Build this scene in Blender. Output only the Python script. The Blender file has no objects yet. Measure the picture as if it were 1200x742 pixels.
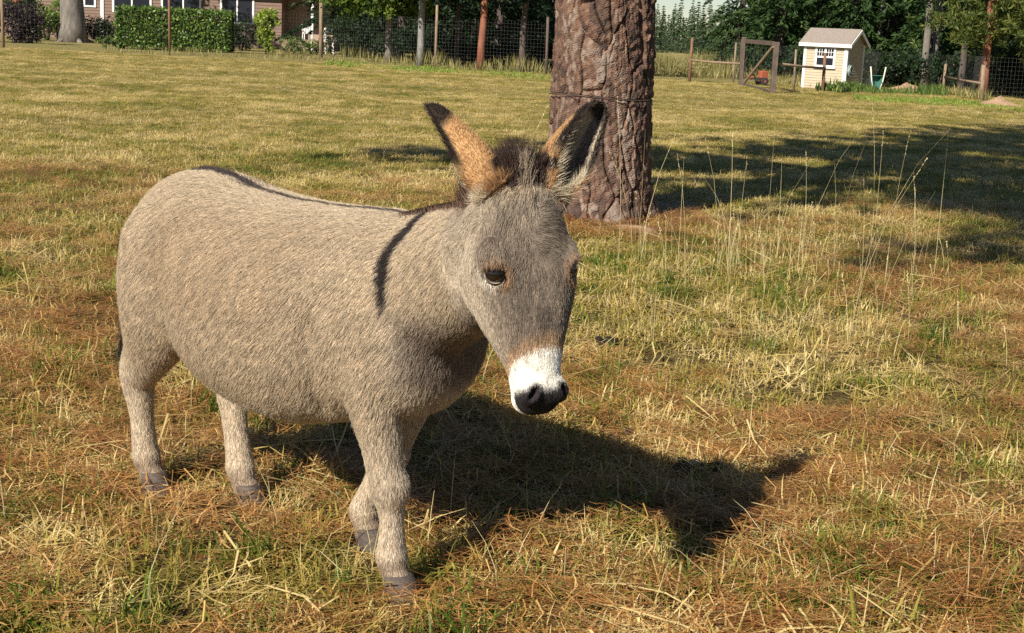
import bpy, bmesh, math, random, os
import numpy as np
from mathutils import Vector, Matrix
R = math.radians
rng = np.random.default_rng(7)
random.seed(7)
sc = bpy.context.scene
COL = sc.collection

# ------------------------------------------------------------------ camera
PITCH, ROLL, CAMH = math.atan(250 / 1500), R(2.7), 1.5
cfw = Vector((0, math.cos(PITCH), -math.sin(PITCH)))
cu0 = Vector((0, math.sin(PITCH), math.cos(PITCH)))
cr = Vector((math.cos(ROLL), 0, 0)) + cu0 * math.sin(ROLL)
cu = Vector((-math.sin(ROLL), 0, 0)) + cu0 * math.cos(ROLL)
cam_data = bpy.data.cameras.new('camera')
cam = bpy.data.objects.new('camera', cam_data)
COL.objects.link(cam)
mw = Matrix((cr, cu, -cfw)).transposed().to_4x4()
mw.translation = Vector((0, 0, CAMH))
cam.matrix_world = mw
cam_data.sensor_width = 36.0
cam_data.lens = 45.0
cam_data.shift_y = -79 / 1200
cam_data.clip_start = 0.05
cam_data.clip_end = 3000
sc.camera = cam

# ------------------------------------------------------------------ sky and sun
SUN_AZ = Vector((-0.55, -0.835, 0)).normalized()     # towards the sun, level
SUN_EL = R(36.5)
world = bpy.data.worlds.new('World')
sc.world = world
world.use_nodes = True
wn = world.node_tree
bg = wn.nodes['Background']
sky = wn.nodes.new('ShaderNodeTexSky')
sky.sky_type = 'NISHITA'
sky.sun_disc = False
sky.sun_elevation = SUN_EL
sky.sun_rotation = math.atan2(SUN_AZ.x, SUN_AZ.y)
sky.air_density = 1.0
sky.dust_density = 0.0
sky.ozone_density = 3.0
wn.links.new(sky.outputs['Color'], bg.inputs['Color'])
bg.inputs['Strength'].default_value = 0.05
sd = bpy.data.lights.new('sun', 'SUN')
sd.energy = 5.0
sd.angle = R(0.53)
sd.color = (1.0, 0.945, 0.85)
sun = bpy.data.objects.new('sun', sd)
COL.objects.link(sun)
sdir = -(SUN_AZ * math.cos(SUN_EL) + Vector((0, 0, math.sin(SUN_EL))))
sun.rotation_euler = sdir.to_track_quat('-Z', 'Y').to_euler()
sun.location = (-20, -30, 30)
sc.view_settings.view_transform = 'Standard'
sc.view_settings.look = 'None'
sc.view_settings.exposure = 0.66
sc.view_settings.gamma = 1.0
sc.view_settings.use_curve_mapping = False
sc.cycles.max_bounces = 6
sc.cycles.transparent_max_bounces = 8
sc.cycles.use_denoising = False

# ------------------------------------------------------------------ helpers
def ground_at(u, v, z=0.0):
    """where the sight line of the photograph's pixel meets level z (for reading off positions)"""
    d = cfw + cr * ((u - 600) / 1500) - cu * ((v - 292) / 1500)
    return Vector((0, 0, CAMH)) + d * ((z - CAMH) / d.z)
def at(u, v, y):
    d = cfw + cr * ((u - 600) / 1500) - cu * ((v - 292) / 1500)
    return Vector((0, 0, CAMH)) + d * (y / d.y)

def nrm(v):
    return v / np.maximum(np.linalg.norm(v, axis=-1, keepdims=True), 1e-9)

class Noise:
    """smooth cheap noise: a sum of randomly turned sines"""
    def __init__(self, seed, freq, n=10):
        g = np.random.default_rng(seed)
        self.k = nrm(g.normal(size=(n, 3))) * freq * g.uniform(.5, 1.6, (n, 1))
        self.p = g.uniform(0, 6.28, n)
        self.n = n
    def __call__(self, P):
        return np.sin(P @ self.k.T + self.p).sum(-1) / math.sqrt(self.n / 2)

def node_mat(name):
    m = bpy.data.materials.new(name)
    m.use_nodes = True
    nt = m.node_tree
    return m, nt, nt.nodes['Principled BSDF']

def ramp(nt, fac, stops):
    r = nt.nodes.new('ShaderNodeValToRGB')
    els = r.color_ramp.elements
    while len(els) < len(stops):
        els.new(0.5)
    for e, (p, c) in zip(els, stops):
        e.position = p
        e.color = (*c, 1)
    nt.links.new(fac, r.inputs['Fac'])
    return r.outputs['Color']

def mixc(nt, fac, a, b, mode='MIX'):
    m = nt.nodes.new('ShaderNodeMix')
    m.data_type = 'RGBA'
    m.blend_type = mode
    for i, x in ((0, fac), (6, a), (7, b)):
        if hasattr(x, 'is_output'):
            nt.links.new(x, m.inputs[i])
        else:
            m.inputs[i].default_value = x if i == 0 else (*x, 1)
    return m.outputs[2]

def noise_tex(nt, scale, detail=4, coord='Object', rough=.6, mapping=None):
    tc = nt.nodes.new('ShaderNodeTexCoord')
    src = tc.outputs[coord] if coord != 'World' else nt.nodes.new('ShaderNodeNewGeometry').outputs['Position']
    if mapping:
        mp = nt.nodes.new('ShaderNodeMapping')
        mp.inputs['Scale'].default_value = mapping
        nt.links.new(src, mp.inputs['Vector'])
        src = mp.outputs['Vector']
    n = nt.nodes.new('ShaderNodeTexNoise')
    n.inputs['Scale'].default_value = scale
    n.inputs['Detail'].default_value = detail
    n.inputs['Roughness'].default_value = rough
    nt.links.new(src, n.inputs['Vector'])
    return n.outputs['Fac']

def surf(name, c1, c2, scale=6, rough=.8, bump=.3, mapping=None, spec=.3):
    """two-tone noisy surface with a little relief"""
    m, nt, b = node_mat(name)
    f = noise_tex(nt, scale, 6, mapping=mapping)
    nt.links.new(ramp(nt, f, [(.3, c1), (.7, c2)]), b.inputs['Base Color'])
    b.inputs['Roughness'].default_value = rough
    b.inputs['Specular IOR Level'].default_value = spec
    if bump:
        bp = nt.nodes.new('ShaderNodeBump')
        bp.inputs['Strength'].default_value = bump
        bp.inputs['Distance'].default_value = .02
        nt.links.new(noise_tex(nt, scale * 4, 4, mapping=mapping), bp.inputs['Height'])
        nt.links.new(bp.outputs['Normal'], b.inputs['Normal'])
    return m

def foliage_mat(name, dark, mid, light, trans=.25, rough=.55):
    """leaves: colour drawn per leaf from the mesh attribute 'tone', some light let through"""
    m, nt, b = node_mat(name)
    a = nt.nodes.new('ShaderNodeAttribute')
    a.attribute_name = 'tone'
    col = ramp(nt, a.outputs['Fac'], [(0, dark), (.55, mid), (1, light)])
    nt.links.new(col, b.inputs['Base Color'])
    b.inputs['Roughness'].default_value = rough
    b.inputs['Specular IOR Level'].default_value = .25
    t = nt.nodes.new('ShaderNodeBsdfTranslucent')
    nt.links.new(col, t.inputs['Color'])
    mx = nt.nodes.new('ShaderNodeMixShader')
    mx.inputs[0].default_value = trans
    nt.links.new(b.outputs[0], mx.inputs[1])
    nt.links.new(t.outputs[0], mx.inputs[2])
    nt.links.new(mx.outputs[0], nt.nodes['Material Output'].inputs['Surface'])
    return m

def tag(o, label=None, cat=None, group=None, kind=None):
    if label: o['label'] = label
    if cat: o['category'] = cat
    if group: o['group'] = group
    if kind: o['kind'] = kind
    return o

def link(name, data, parent=None, mat=None):
    o = bpy.data.objects.new(name, data)
    COL.objects.link(o)
    o.parent = parent
    if mat and data is not None:
        data.materials.append(mat)
    return o

def empty(name, loc=(0, 0, 0), rz=0.0):
    o = link(name, None)
    o.location = loc
    o.rotation_euler = (0, 0, rz)
    o.empty_display_size = .2
    return o

def np_mesh(name, V, F, smooth=False, **attrs):
    """mesh from arrays; F is (n,3) or (n,4); attrs are per-vertex floats or colours"""
    V = np.asarray(V, dtype=np.float32); F = np.asarray(F, dtype=np.int32)
    me = bpy.data.meshes.new(name)
    k = F.shape[1]
    me.vertices.add(len(V)); me.loops.add(F.size); me.polygons.add(len(F))
    me.vertices.foreach_set('co', V.ravel())
    me.loops.foreach_set('vertex_index', F.ravel())
    me.polygons.foreach_set('loop_start', np.arange(0, F.size, k, dtype=np.int32))
    me.polygons.foreach_set('loop_total', np.full(len(F), k, dtype=np.int32))
    me.polygons.foreach_set('use_smooth', np.full(len(F), smooth))
    for n, a in attrs.items():
        a = np.asarray(a, dtype=np.float32)
        if a.ndim == 1:
            me.attributes.new(n, 'FLOAT', 'POINT').data.foreach_set('value', a)
        else:
            c = np.ones((len(a), 4), np.float32); c[:, :3] = a
            me.attributes.new(n, 'FLOAT_COLOR', 'POINT').data.foreach_set('color', c.ravel())
    me.update(); me.validate()
    return me

class MB:
    """collects simple solids into one mesh"""
    def __init__(self):
        self.bm = bmesh.new()
    def box(self, c, s, rot=None, taper=1.0):
        hx, hy, hz = s[0] / 2, s[1] / 2, s[2] / 2
        M = rot.to_matrix() if rot else Matrix.Identity(3)
        vs = []
        for z in (-1, 1):
            t = taper if z > 0 else 1
            for x, y in ((-1, -1), (1, -1), (1, 1), (-1, 1)):
                vs.append(self.bm.verts.new(Vector(c) + M @ Vector((x * hx * t, y * hy * t, z * hz))))
        for f in ((3, 2, 1, 0), (4, 5, 6, 7), (0, 1, 5, 4), (1, 2, 6, 5), (2, 3, 7, 6), (3, 0, 4, 7)):
            self.bm.faces.new([vs[i] for i in f])
        return self
    def bar(self, a, b, w, h=None, up=(0, 0, 1)):
        a, b = Vector(a), Vector(b)
        h = h or w
        d = (b - a); L = d.length; d.normalize()
        s = d.cross(Vector(up))
        if s.length < 1e-3: s = d.cross(Vector((1, 0, 0)))
        s.normalize(); n = s.cross(d)
        vs = []
        for e in (a, b):
            for x, y in ((-1, -1), (1, -1), (1, 1), (-1, 1)):
                vs.append(self.bm.verts.new(e + s * (x * w / 2) + n * (y * h / 2)))
        for f in ((0, 1, 2, 3), (7, 6, 5, 4), (1, 0, 4, 5), (2, 1, 5, 6), (3, 2, 6, 7), (0, 3, 7, 4)):
            self.bm.faces.new([vs[i] for i in f])
        return self
    def tube(self, pts, radii, seg=10, wob=0.0):
        pts = [Vector(p) for p in pts]
        rings = []
        ov = pts[-1] - pts[0]; steep = abs(ov.z) > .8 * ov.length and ov.length > 1e-4
        for i, p in enumerate(pts):
            d = (pts[min(i + 1, len(pts) - 1)] - pts[max(i - 1, 0)]).normalized()
            s = d.cross(Vector((0, 1, 0)) if steep else Vector((0, 0, 1)))
            if s.length < 1e-2: s = d.cross(Vector((1, 0, 0)))
            s.normalize(); n = s.cross(d)
            rings.append([self.bm.verts.new(p + (s * math.cos(t) + n * math.sin(t)) * radii[i] * (1 + random.uniform(-wob, wob)))
                          for t in (2 * math.pi * k / seg for k in range(seg))])
        for r0, r1 in zip(rings, rings[1:]):
            for k in range(seg):
                self.bm.faces.new((r0[k], r0[(k + 1) % seg], r1[(k + 1) % seg], r1[k]))
        self.bm.faces.new(rings[0][::-1]); self.bm.faces.new(rings[-1])
        return self
    def poly(self, pts):
        self.bm.faces.new([self.bm.verts.new(p) for p in pts])
        return self
    def prism(self, pts, off):
        off = Vector(off)
        a = [self.bm.verts.new(p) for p in pts]; b = [self.bm.verts.new(Vector(p) + off) for p in pts]
        n = len(pts)
        self.bm.faces.new(a[::-1]); self.bm.faces.new(b)
        for i in range(n):
            self.bm.faces.new((a[i], a[(i + 1) % n], b[(i + 1) % n], b[i]))
        return self
    def build(self, name, mat, parent=None, smooth=False, bevel=0.0):
        bmesh.ops.recalc_face_normals(self.bm, faces=self.bm.faces)
        if bevel:
            bmesh.ops.bevel(self.bm, geom=list(self.bm.edges), offset=bevel, segments=1, affect='EDGES', clamp_overlap=True)
        me = bpy.data.meshes.new(name)
        self.bm.to_mesh(me); self.bm.free()
        for f in me.polygons: f.use_smooth = smooth
        return link(name, me, parent, mat)

def hair(name, P, rad, col, mat, parent=None):
    """strands (n,k,3) as one hair object with a colour per strand"""
    n, k = P.shape[:2]
    hc = bpy.data.hair_curves.new(name)
    hc.add_curves([k] * n)
    hc.position_data.foreach_set('vector', np.ascontiguousarray(P, dtype=np.float32).ravel())
    hc.attributes.new('radius', 'FLOAT', 'POINT').data.foreach_set('value', np.ascontiguousarray(np.broadcast_to(rad, (n, k)), dtype=np.float32).ravel())
    c = np.ones((n, k, 4), np.float32); c[:, :, :3] = col if np.ndim(col) == 3 else np.asarray(col)[:, None, :]
    hc.attributes.new('tint', 'FLOAT_COLOR', 'POINT').data.foreach_set('color', c.ravel())
    return link(name, hc, parent, mat)
# ================================================================== the field
def wnoise(nt, scale, detail=3, rough=.55, lo=.35, hi=.65, off=0.0):
    g = nt.nodes.new('ShaderNodeNewGeometry')
    mp = nt.nodes.new('ShaderNodeMapping'); mp.inputs['Location'].default_value = (off, off * .7, 0); mp.inputs['Scale'].default_value = (1, 1, .0)
    nt.links.new(g.outputs['Position'], mp.inputs['Vector'])
    n = nt.nodes.new('ShaderNodeTexNoise'); n.inputs['Scale'].default_value = scale; n.inputs['Detail'].default_value = detail; n.inputs['Roughness'].default_value = rough
    nt.links.new(mp.outputs['Vector'], n.inputs['Vector'])
    r = nt.nodes.new('ShaderNodeMapRange'); r.inputs[1].default_value = lo; r.inputs[2].default_value = hi
    nt.links.new(n.outputs['Fac'], r.inputs[0])
    return r.outputs[0]

m_field, nt, b = node_mat('field_turf')
c = mixc(nt, wnoise(nt, 1.3, 5, .6), (.34, .275, .090), (.21, .21, .052))
c = mixc(nt, wnoise(nt, .22, 3, .5, .42, .68, 9), c, (.33, .27, .10))
c = mixc(nt, wnoise(nt, 22, 4, .7, .3, .7, 3), c, (.27, .21, .085))
f60 = wnoise(nt, 60, 3, .7, .3, .7, 5)
c = mixc(nt, f60, c, (.35, .285, .105))
thatch = mixc(nt, f60, (.085, .058, .028), (.20, .14, .055))            # under the blades near by: soil and dead thatch
gp = nt.nodes.new('ShaderNodeNewGeometry'); sx_ = nt.nodes.new('ShaderNodeSeparateXYZ'); nt.links.new(gp.outputs['Position'], sx_.inputs[0])
mr_ = nt.nodes.new('ShaderNodeMapRange'); mr_.inputs[1].default_value = 7; mr_.inputs[2].default_value = 20; nt.links.new(sx_.outputs['Y'], mr_.inputs[0])
c = mixc(nt, mr_.outputs[0], thatch, c)
nt.links.new(c, b.inputs['Base Color']); b.inputs['Roughness'].default_value = .95; b.inputs['Specular IOR Level'].default_value = .1
bp = nt.nodes.new('ShaderNodeBump'); bp.inputs['Strength'].default_value = .9; bp.inputs['Distance'].default_value = .03
nt.links.new(f60, bp.inputs['Height']); nt.links.new(bp.outputs['Normal'], b.inputs['Normal'])

gx = np.unique(np.concatenate([np.linspace(-700, -40, 14), np.linspace(-40, 40, 161), np.linspace(40, 700, 14)]))
gy = np.unique(np.concatenate([np.linspace(-300, -10, 8), np.linspace(-10, 30, 101), np.linspace(30, 80, 61), np.linspace(80, 900, 18)]))
GN1, GN2 = Noise(31, .8), Noise(32, 3.0)
def gz(x, y):
    p = np.stack([np.asarray(x, float), np.asarray(y, float), np.zeros_like(np.asarray(x, float))], -1)
    fl = np.clip((y - 6) / 10, 0, 1)
    return .018 * GN1(p) * fl + .006 * GN2(p) - .004
X, Y = np.meshgrid(gx, gy)
V = np.stack([X.ravel(), Y.ravel(), gz(X.ravel(), Y.ravel())], -1)
i = np.arange(len(gx) * len(gy)).reshape(len(gy), len(gx))
F = np.stack([i[:-1, :-1].ravel(), i[:-1, 1:].ravel(), i[1:, 1:].ravel(), i[1:, :-1].ravel()], -1)
tag(link('field', np_mesh('field', V, F, True), None, m_field), 'dry yellow-green pasture stretching to the fences', None, None, 'structure')

# ---- blades of grass, scattered as tufts
def grass_mat(name, ramp_stops, patch, gloss=.45, bias=0.0):
    """blade colour from the blade's own tone, shifted by patches across the field"""
    m, nt, b = node_mat(name)
    a = nt.nodes.new('ShaderNodeAttribute'); a.attribute_name = 'tone'
    oi = nt.nodes.new('ShaderNodeObjectInfo')
    w1 = wnoise(nt, .55, 3, .6, .3, .7, 1.7)
    w2 = wnoise(nt, 3.2, 2, .5, .3, .7, 4.2)
    ad = nt.nodes.new('ShaderNodeMath'); ad.operation = 'MULTIPLY_ADD'; nt.links.new(w1, ad.inputs[0]); ad.inputs[1].default_value = patch; nt.links.new(a.outputs['Fac'], ad.inputs[2])
    ad2 = nt.nodes.new('ShaderNodeMath'); ad2.operation = 'MULTIPLY_ADD'; nt.links.new(w2, ad2.inputs[0]); ad2.inputs[1].default_value = patch * .7; nt.links.new(ad.outputs[0], ad2.inputs[2])
    ad3 = nt.nodes.new('ShaderNodeMath'); ad3.operation = 'MULTIPLY_ADD'; nt.links.new(oi.outputs['Random'], ad3.inputs[0]); ad3.inputs[1].default_value = .25; nt.links.new(ad2.outputs[0], ad3.inputs[2])
    sb = nt.nodes.new('ShaderNodeMath'); sb.operation = 'SUBTRACT'; nt.links.new(ad3.outputs[0], sb.inputs[0]); sb.inputs[1].default_value = patch * .85 + .125 - bias
    col = ramp(nt, sb.outputs[0], ramp_stops)
    nt.links.new(col, b.inputs['Base Color']); b.inputs['Roughness'].default_value = gloss; b.inputs['Specular IOR Level'].default_value = .3
    t = nt.nodes.new('ShaderNodeBsdfTranslucent'); nt.links.new(col, t.inputs['Color'])
    mx = nt.nodes.new('ShaderNodeMixShader'); mx.inputs[0].default_value = .3
    nt.links.new(b.outputs[0], mx.inputs[1]); nt.links.new(t.outputs[0], mx.inputs[2])
    nt.links.new(mx.outputs[0], nt.nodes['Material Output'].inputs['Surface'])
    return m
STRAW = [(0, (.050, .105, .010)), (.25, (.15, .195, .022)), (.45, (.29, .255, .045)), (.7, (.46, .33, .085)), (1, (.74, .58, .26))]
m_grass = grass_mat('grass_blades', STRAW, .75, bias=.0)
m_needle = grass_mat('pine_needles', [(0, (.13, .045, .015)), (.35, (.34, .140, .040)), (.75, (.57, .285, .090)), (1, (.76, .48, .19))], .2, .4)

def blades(n, rad, h0, h1, w0, w1, lean, tone_lo, tone_hi, g, flat=False):
    a = g.uniform(0, 6.283, n); r = rad * np.sqrt(g.random(n))
    base = np.stack([np.cos(a) * r, np.sin(a) * r, np.full(n, -.004)], -1)
    h = g.uniform(h0, h1, n); w = g.uniform(w0, w1, n)
    la = g.uniform(0, 6.283, n); ln = np.abs(g.normal(0, lean, n))
    ld = np.stack([np.cos(la), np.sin(la), np.zeros(n)], -1)
    sd = np.stack([-np.sin(la + g.normal(0, .6, n)), np.cos(la), np.zeros(n)], -1); sd = nrm(sd)
    z0_ = g.uniform(.004, .03, n); zs_ = g.normal(0, .02, n); cv_ = g.normal(0, .35, n); pts = []
    for f in (0, .4, .75, 1.0):
        ang = ln * f * 1.1
        if flat:
            z = np.clip(z0_ + zs_ * (f - .5), .002, .06)
            pts.append(base * [1, 1, 0] + ld * (h * (f - .5))[:, None] + np.stack([0 * z, 0 * z, z], -1) + sd * (cv_ * h * (f - .5) ** 2)[:, None])
        else:
            pts.append(base + ld * (h * f * np.sin(ang))[:, None] + np.array([0, 0, 1.]) * (h * f * np.cos(ang))[:, None])
    wd = (1.0, .85, .6, .06)
    V = np.stack([p + sd * (w * k / 2 * s)[:, None] for p, k in zip(pts, wd) for s in (-1, 1)], 1)      # n,8,3
    F = np.array([(0, 1, 3, 2), (2, 3, 5, 4), (4, 5, 7, 6)])
    F = (F[None] + (np.arange(n) * 8)[:, None, None]).reshape(-1, 4)
    tone = np.repeat(np.clip(g.uniform(tone_lo, tone_hi, n), 0, 1), 8)
    return V.reshape(-1, 3), F, tone

def protos(name, specs, mat):
    c = bpy.data.collections.new(name)
    for k, parts in enumerate(specs):
        g = np.random.default_rng(100 + k)
        Vs, Fs, Ts, o = [], [], [], 0
        for s in parts:
            v, f, t = blades(*s[0], g, **s[1]); Vs.append(v); Fs.append(f + o); Ts.append(t); o += len(v)
        me = np_mesh('tuft', np.concatenate(Vs), np.concatenate(Fs), False, tone=np.concatenate(Ts))
        me.materials.append(mat)
        ob = bpy.data.objects.new('%s_%02d' % (name, k), me); c.objects.link(ob)
    return c

def instancer(name, pts, rot, scl, idx, coll):
    me = bpy.data.meshes.new(name)
    me.vertices.add(len(pts)); me.vertices.foreach_set('co', np.asarray(pts, np.float32).ravel())
    me.attributes.new('rot', 'FLOAT_VECTOR', 'POINT').data.foreach_set('vector', np.asarray(rot, np.float32).ravel())
    me.attributes.new('scl', 'FLOAT_VECTOR', 'POINT').data.foreach_set('vector', np.asarray(scl, np.float32).ravel())
    me.attributes.new('pick', 'INT', 'POINT').data.foreach_set('value', np.asarray(idx, np.int32))
    ob = link(name, me)
    ng = bpy.data.node_groups.new(name, 'GeometryNodeTree')
    ng.interface.new_socket('Geometry', in_out='INPUT', socket_type='NodeSocketGeometry')
    ng.interface.new_socket('Geometry', in_out='OUTPUT', socket_type='NodeSocketGeometry')
    N_ = ng.nodes; gi = N_.new('NodeGroupInput'); go = N_.new('NodeGroupOutput')
    ci = N_.new('GeometryNodeCollectionInfo'); ci.inputs['Collection'].default_value = coll; ci.inputs['Separate Children'].default_value = True; ci.inputs['Reset Children'].default_value = True
    ip = N_.new('GeometryNodeInstanceOnPoints'); ip.inputs['Pick Instance'].default_value = True
    def at_(n, t):
        x = N_.new('GeometryNodeInputNamedAttribute'); x.data_type = t; x.inputs['Name'].default_value = n; return x.outputs['Attribute']
    L_ = ng.links
    L_.new(gi.outputs[0], ip.inputs['Points']); L_.new(ci.outputs[0], ip.inputs['Instance'])
    L_.new(at_('pick', 'INT'), ip.inputs['Instance Index']); L_.new(at_('scl', 'FLOAT_VECTOR'), ip.inputs['Scale'])
    er = N_.new('FunctionNodeEulerToRotation'); L_.new(at_('rot', 'FLOAT_VECTOR'), er.inputs[0]); L_.new(er.outputs[0], ip.inputs['Rotation'])
    L_.new(ip.outputs[0], go.inputs[0])
    ob.modifiers.new('scatter', 'NODES').node_group = ng
    return ob

def fan(y0, y1, dens, margin=1.6):
    """random points over the part of the field the place shows, between two distances"""
    w = lambda y: .43 * y + margin
    n = int(dens * (w(y0) + w(y1)) * (y1 - y0))
    y = y0 + (y1 - y0) * rng.random(int(n * 1.6)); x = rng.uniform(-1, 1, len(y)) * w(y1)
    k = np.abs(x) < w(y)
    return np.stack([x[k], y[k]], -1)

TREE = np.array((0.70, 10.95))
DUNG = [ground_at(*p_) for p_ in ((815, 556), (712, 406), (735, 512))]
HOOVES = np.array(((-.262, 3.235), (-.38, 3.54), (-1.11, 3.935), (-.79, 3.85), *((p_.x, p_.y - .03) for p_ in DUNG)))
def avoid(p, r=.50):
    k = np.linalg.norm(p - TREE, axis=1) > r
    for h_ in HOOVES: k &= np.linalg.norm(p - h_, axis=1) > .095
    return p[k]

K = dict
c_short = protos('short_tuft', [
    [((46, .11, .03, .10, .0030, .0060, 1.25, .10, .9), K()), ((10, .12, .06, .15, .0024, .004, .9, .5, 1.), K(flat=True))],
    [((44, .11, .03, .09, .0030, .0058, 1.35, .3, .95), K()), ((14, .12, .06, .17, .0022, .0038, 1.0, .6, 1.), K(flat=True))],
    [((40, .10, .035, .12, .0032, .0062, 1.1, .0, .55), K()), ((8, .12, .05, .13, .0022, .0035, .8, .6, 1.), K())],
    [((30, .10, .03, .08, .0028, .005, 1.3, .45, 1.), K()), ((20, .12, .06, .17, .0022, .0038, 1., .5, 1.), K(flat=True))],
    [((30, .06, .06, .15, .0034, .0065, .7, .0, .35), K())],
    [((22, .06, .06, .17, .0018, .0032, .45, .55, 1.), K())],
    [((16, .16, .10, .26, .0032, .0055, 1., .75, 1.), K(flat=True)), ((20, .10, .04, .10, .003, .0055, 1.2, .3, .9), K())]], m_grass)
c_need = protos('needle_litter', [
    [((26, .09, .13, .24, .0022, .0034, 1, .2, 1.), K(flat=True))],
    [((18, .06, .12, .22, .0022, .0034, 1, .1, 1.), K(flat=True))],
    [((32, .12, .12, .22, .0020, .0032, 1, .0, .8), K(flat=True))]], m_needle)
for k, ob in enumerate(c_need.objects):            # needles lie in swathes: comb them roughly one way
    co = np.empty(len(ob.data.vertices) * 3, np.float32); ob.data.vertices.foreach_get('co', co); co = co.reshape(-1, 3)
    co[:, 0] *= 1.35; co[:, 1] *= .50
    ob.data.vertices.foreach_set('co', co.ravel()); ob.data.update()

def lay(pts, zoff=0.0):
    return np.concatenate([pts, (gz(pts[:, 0], pts[:, 1]) + zoff)[:, None]], 1)
PN, PN2 = Noise(41, 1.4), Noise(42, 4.5)
def p3(p): return np.concatenate([p, np.zeros((len(p), 1))], 1)

P_, S_, I_ = [], [], []
for y0, y1, dens, s0, s1 in ((1.6, 5, 95, 1.0, 1.6), (5, 9, 76, 1.0, 1.6), (9, 16, 62, .95, 1.55), (16, 30, 60, .8, 1.4), (30, 54, 30, .9, 1.5)):
    p = avoid(fan(y0, y1, dens))
    s = rng.uniform(s0, s1, len(p))
    grn = PN(p3(p)) + .5 * PN2(p3(p))
    r = rng.random(len(p))
    idx = np.where(grn > .9, rng.choice([0, 2, 2, 4], len(p)), np.where(grn < -.5, rng.choice([1, 3, 3, 5, 1], len(p)), rng.choice([0, 1, 2, 3, 3, 0], len(p))))
    idx = np.where(r < .07, 4, np.where(r > .96, 5, np.where(r > .80, 6, idx)))
    if y0 > 8: idx = np.where(r < (.5 if y0 < 15 else .8), rng.choice([1, 3, 3, 1, 0], len(p)), idx)
    P_.append(lay(p)); S_.append(s); I_.append(idx)
P_, S_, I_ = np.concatenate(P_), np.concatenate(S_), np.concatenate(I_)
rot = np.stack([rng.normal(0, .12, len(P_)), rng.normal(0, .12, len(P_)), rng.uniform(0, 6.283, len(P_))], -1)
g1 = instancer('grass', P_, rot, np.stack([S_, S_, S_ * rng.uniform(.34, .70, len(S_)) * np.interp(P_[:, 1], [6, 14, 30], [1, .9, .62])], -1), I_, c_short)
tag(g1, 'short mixed green and straw grass covering the pasture', 'grass', None, 'stuff')

P_, S_ = [], []
for y0, y1, dens in ((1.6, 5, 92), (5, 9, 80), (9, 13, 30)):
    p = avoid(fan(y0, y1, dens), .42)
    k = PN(p3(p) * .8 + 7) + .5 * PN2(p3(p) + 2) + .35 * (p[:, 0] > 0) > rng.normal(-.30 + .12 * max(0, y0 - 4), .5, len(p))
    P_.append(lay(p[k], .0)); S_.append(rng.uniform(.8, 1.3, k.sum()))
a = rng.uniform(0, 6.283, 420); rr = .42 + np.abs(rng.normal(0, .55, 420))
P_.append(lay(np.stack([TREE[0] + np.cos(a) * rr, TREE[1] + np.sin(a) * rr], -1))); S_.append(rng.uniform(.8, 1.3, 420))
P_, S_ = np.concatenate(P_), np.concatenate(S_)
sw = 1.1 * PN(P_ * [.6, .6, 0] + 11)                # swathes
P_[:, 2] += rng.uniform(.010, .050, len(P_))
rot = np.stack([rng.normal(0, .10, len(P_)), rng.normal(0, .10, len(P_)), sw + rng.normal(0, .55, len(P_))], -1)
g2 = instancer('pine_needles', P_, rot, np.stack([S_] * 3, -1), rng.integers(0, 3, len(P_)), c_need)
tag(g2, 'fallen orange-brown pine needles lying over the grass', 'pine needles', None, 'stuff')

# ---- tall dry stalks by the tree and out to the right
def stalks(name, spots, label, mat, h0, h1, head=True):
    Vs, Fs, Ts, o = [], [], [], 0
    for (x, y) in spots:
        h = random.uniform(h0, h1); la = random.uniform(0, 6.283); ln = abs(random.gauss(0, .12 if h0 > .1 else .5)) + .04; w = random.uniform(.0022, .0038)
        z0 = float(gz(np.array([x]), np.array([y]))[0]) - .005
        pt = []
        for f in (0, .35, .7, 1.0):
            d = h * f * math.sin(ln * f * 1.6)
            pt.append(np.array((x + math.cos(la) * d, y + math.sin(la) * d, z0 + h * f * math.cos(ln * f))))
        ang = random.uniform(0, 3.14)
        for sd in (np.array((math.cos(ang), math.sin(ang), 0)), np.array((-math.sin(ang), math.cos(ang), 0))):
            wd = (1, .9, .7, .25)
            V = np.array([p + sd * (w * k / 2 * s) for p, k in zip(pt, wd) for s in (-1, 1)])
            Vs.append(V); Fs.append(np.array([(0, 1, 3, 2), (2, 3, 5, 4), (4, 5, 7, 6)]) + o); o += 8; Ts.append(np.full(8, random.uniform(.75, 1)))
        if head and random.random() < .6:
            dv = nrm(pt[3] - pt[2])
            for k in range(10):
                p = pt[3] - dv * random.uniform(0, .16 * h); d2 = nrm(dv + np.random.default_rng(k + o).normal(0, .25, 3)); sd = nrm(np.cross(d2, (0.3, 1, .2)))
                L = random.uniform(.012, .024)
                V = np.array([p - sd * .001, p + sd * .001, p + d2 * L * .5 + sd * .0022, p + d2 * L, p + d2 * L * .5 - sd * .0022])
                Vs.append(np.concatenate([V, V[-1:]] )[:6]); Fs.append(np.array([(0, 1, 2, 4), (2, 3, 3, 4)])[:1] + o); o += 6; Ts.append(np.full(6, random.uniform(.7, 1)))
    me = np_mesh(name, np.concatenate(Vs), np.concatenate(Fs), False, tone=np.concatenate(Ts))
    return tag(link(name, me, None, mat), label, 'stalks', None, 'stuff')
m_stalk = grass_mat('dry_stalks', [(0, (.30, .22, .09)), (.6, (.52, .42, .19)), (1, (.70, .60, .34))], .1)
sp = []
for u, v, n, su, sv in ((735, 305, 14, 40, 12), (830, 315, 34, 45, 14), (890, 305, 22, 35, 14), (960, 310, 20, 60, 16), (1030, 320, 14, 50, 20), (880, 345, 16, 130, 30), (1000, 370, 18, 120, 40), (560, 480, 5, 60, 20)):
    for _ in range(n):
        g_ = ground_at(random.gauss(u, su), random.gauss(v, sv)); sp.append((g_.x, g_.y))
stalks('tall_grass', sp[::5], 'tall pale seed stalks standing in the grass right of the big trunk', m_stalk, .6, 1.2)
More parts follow.
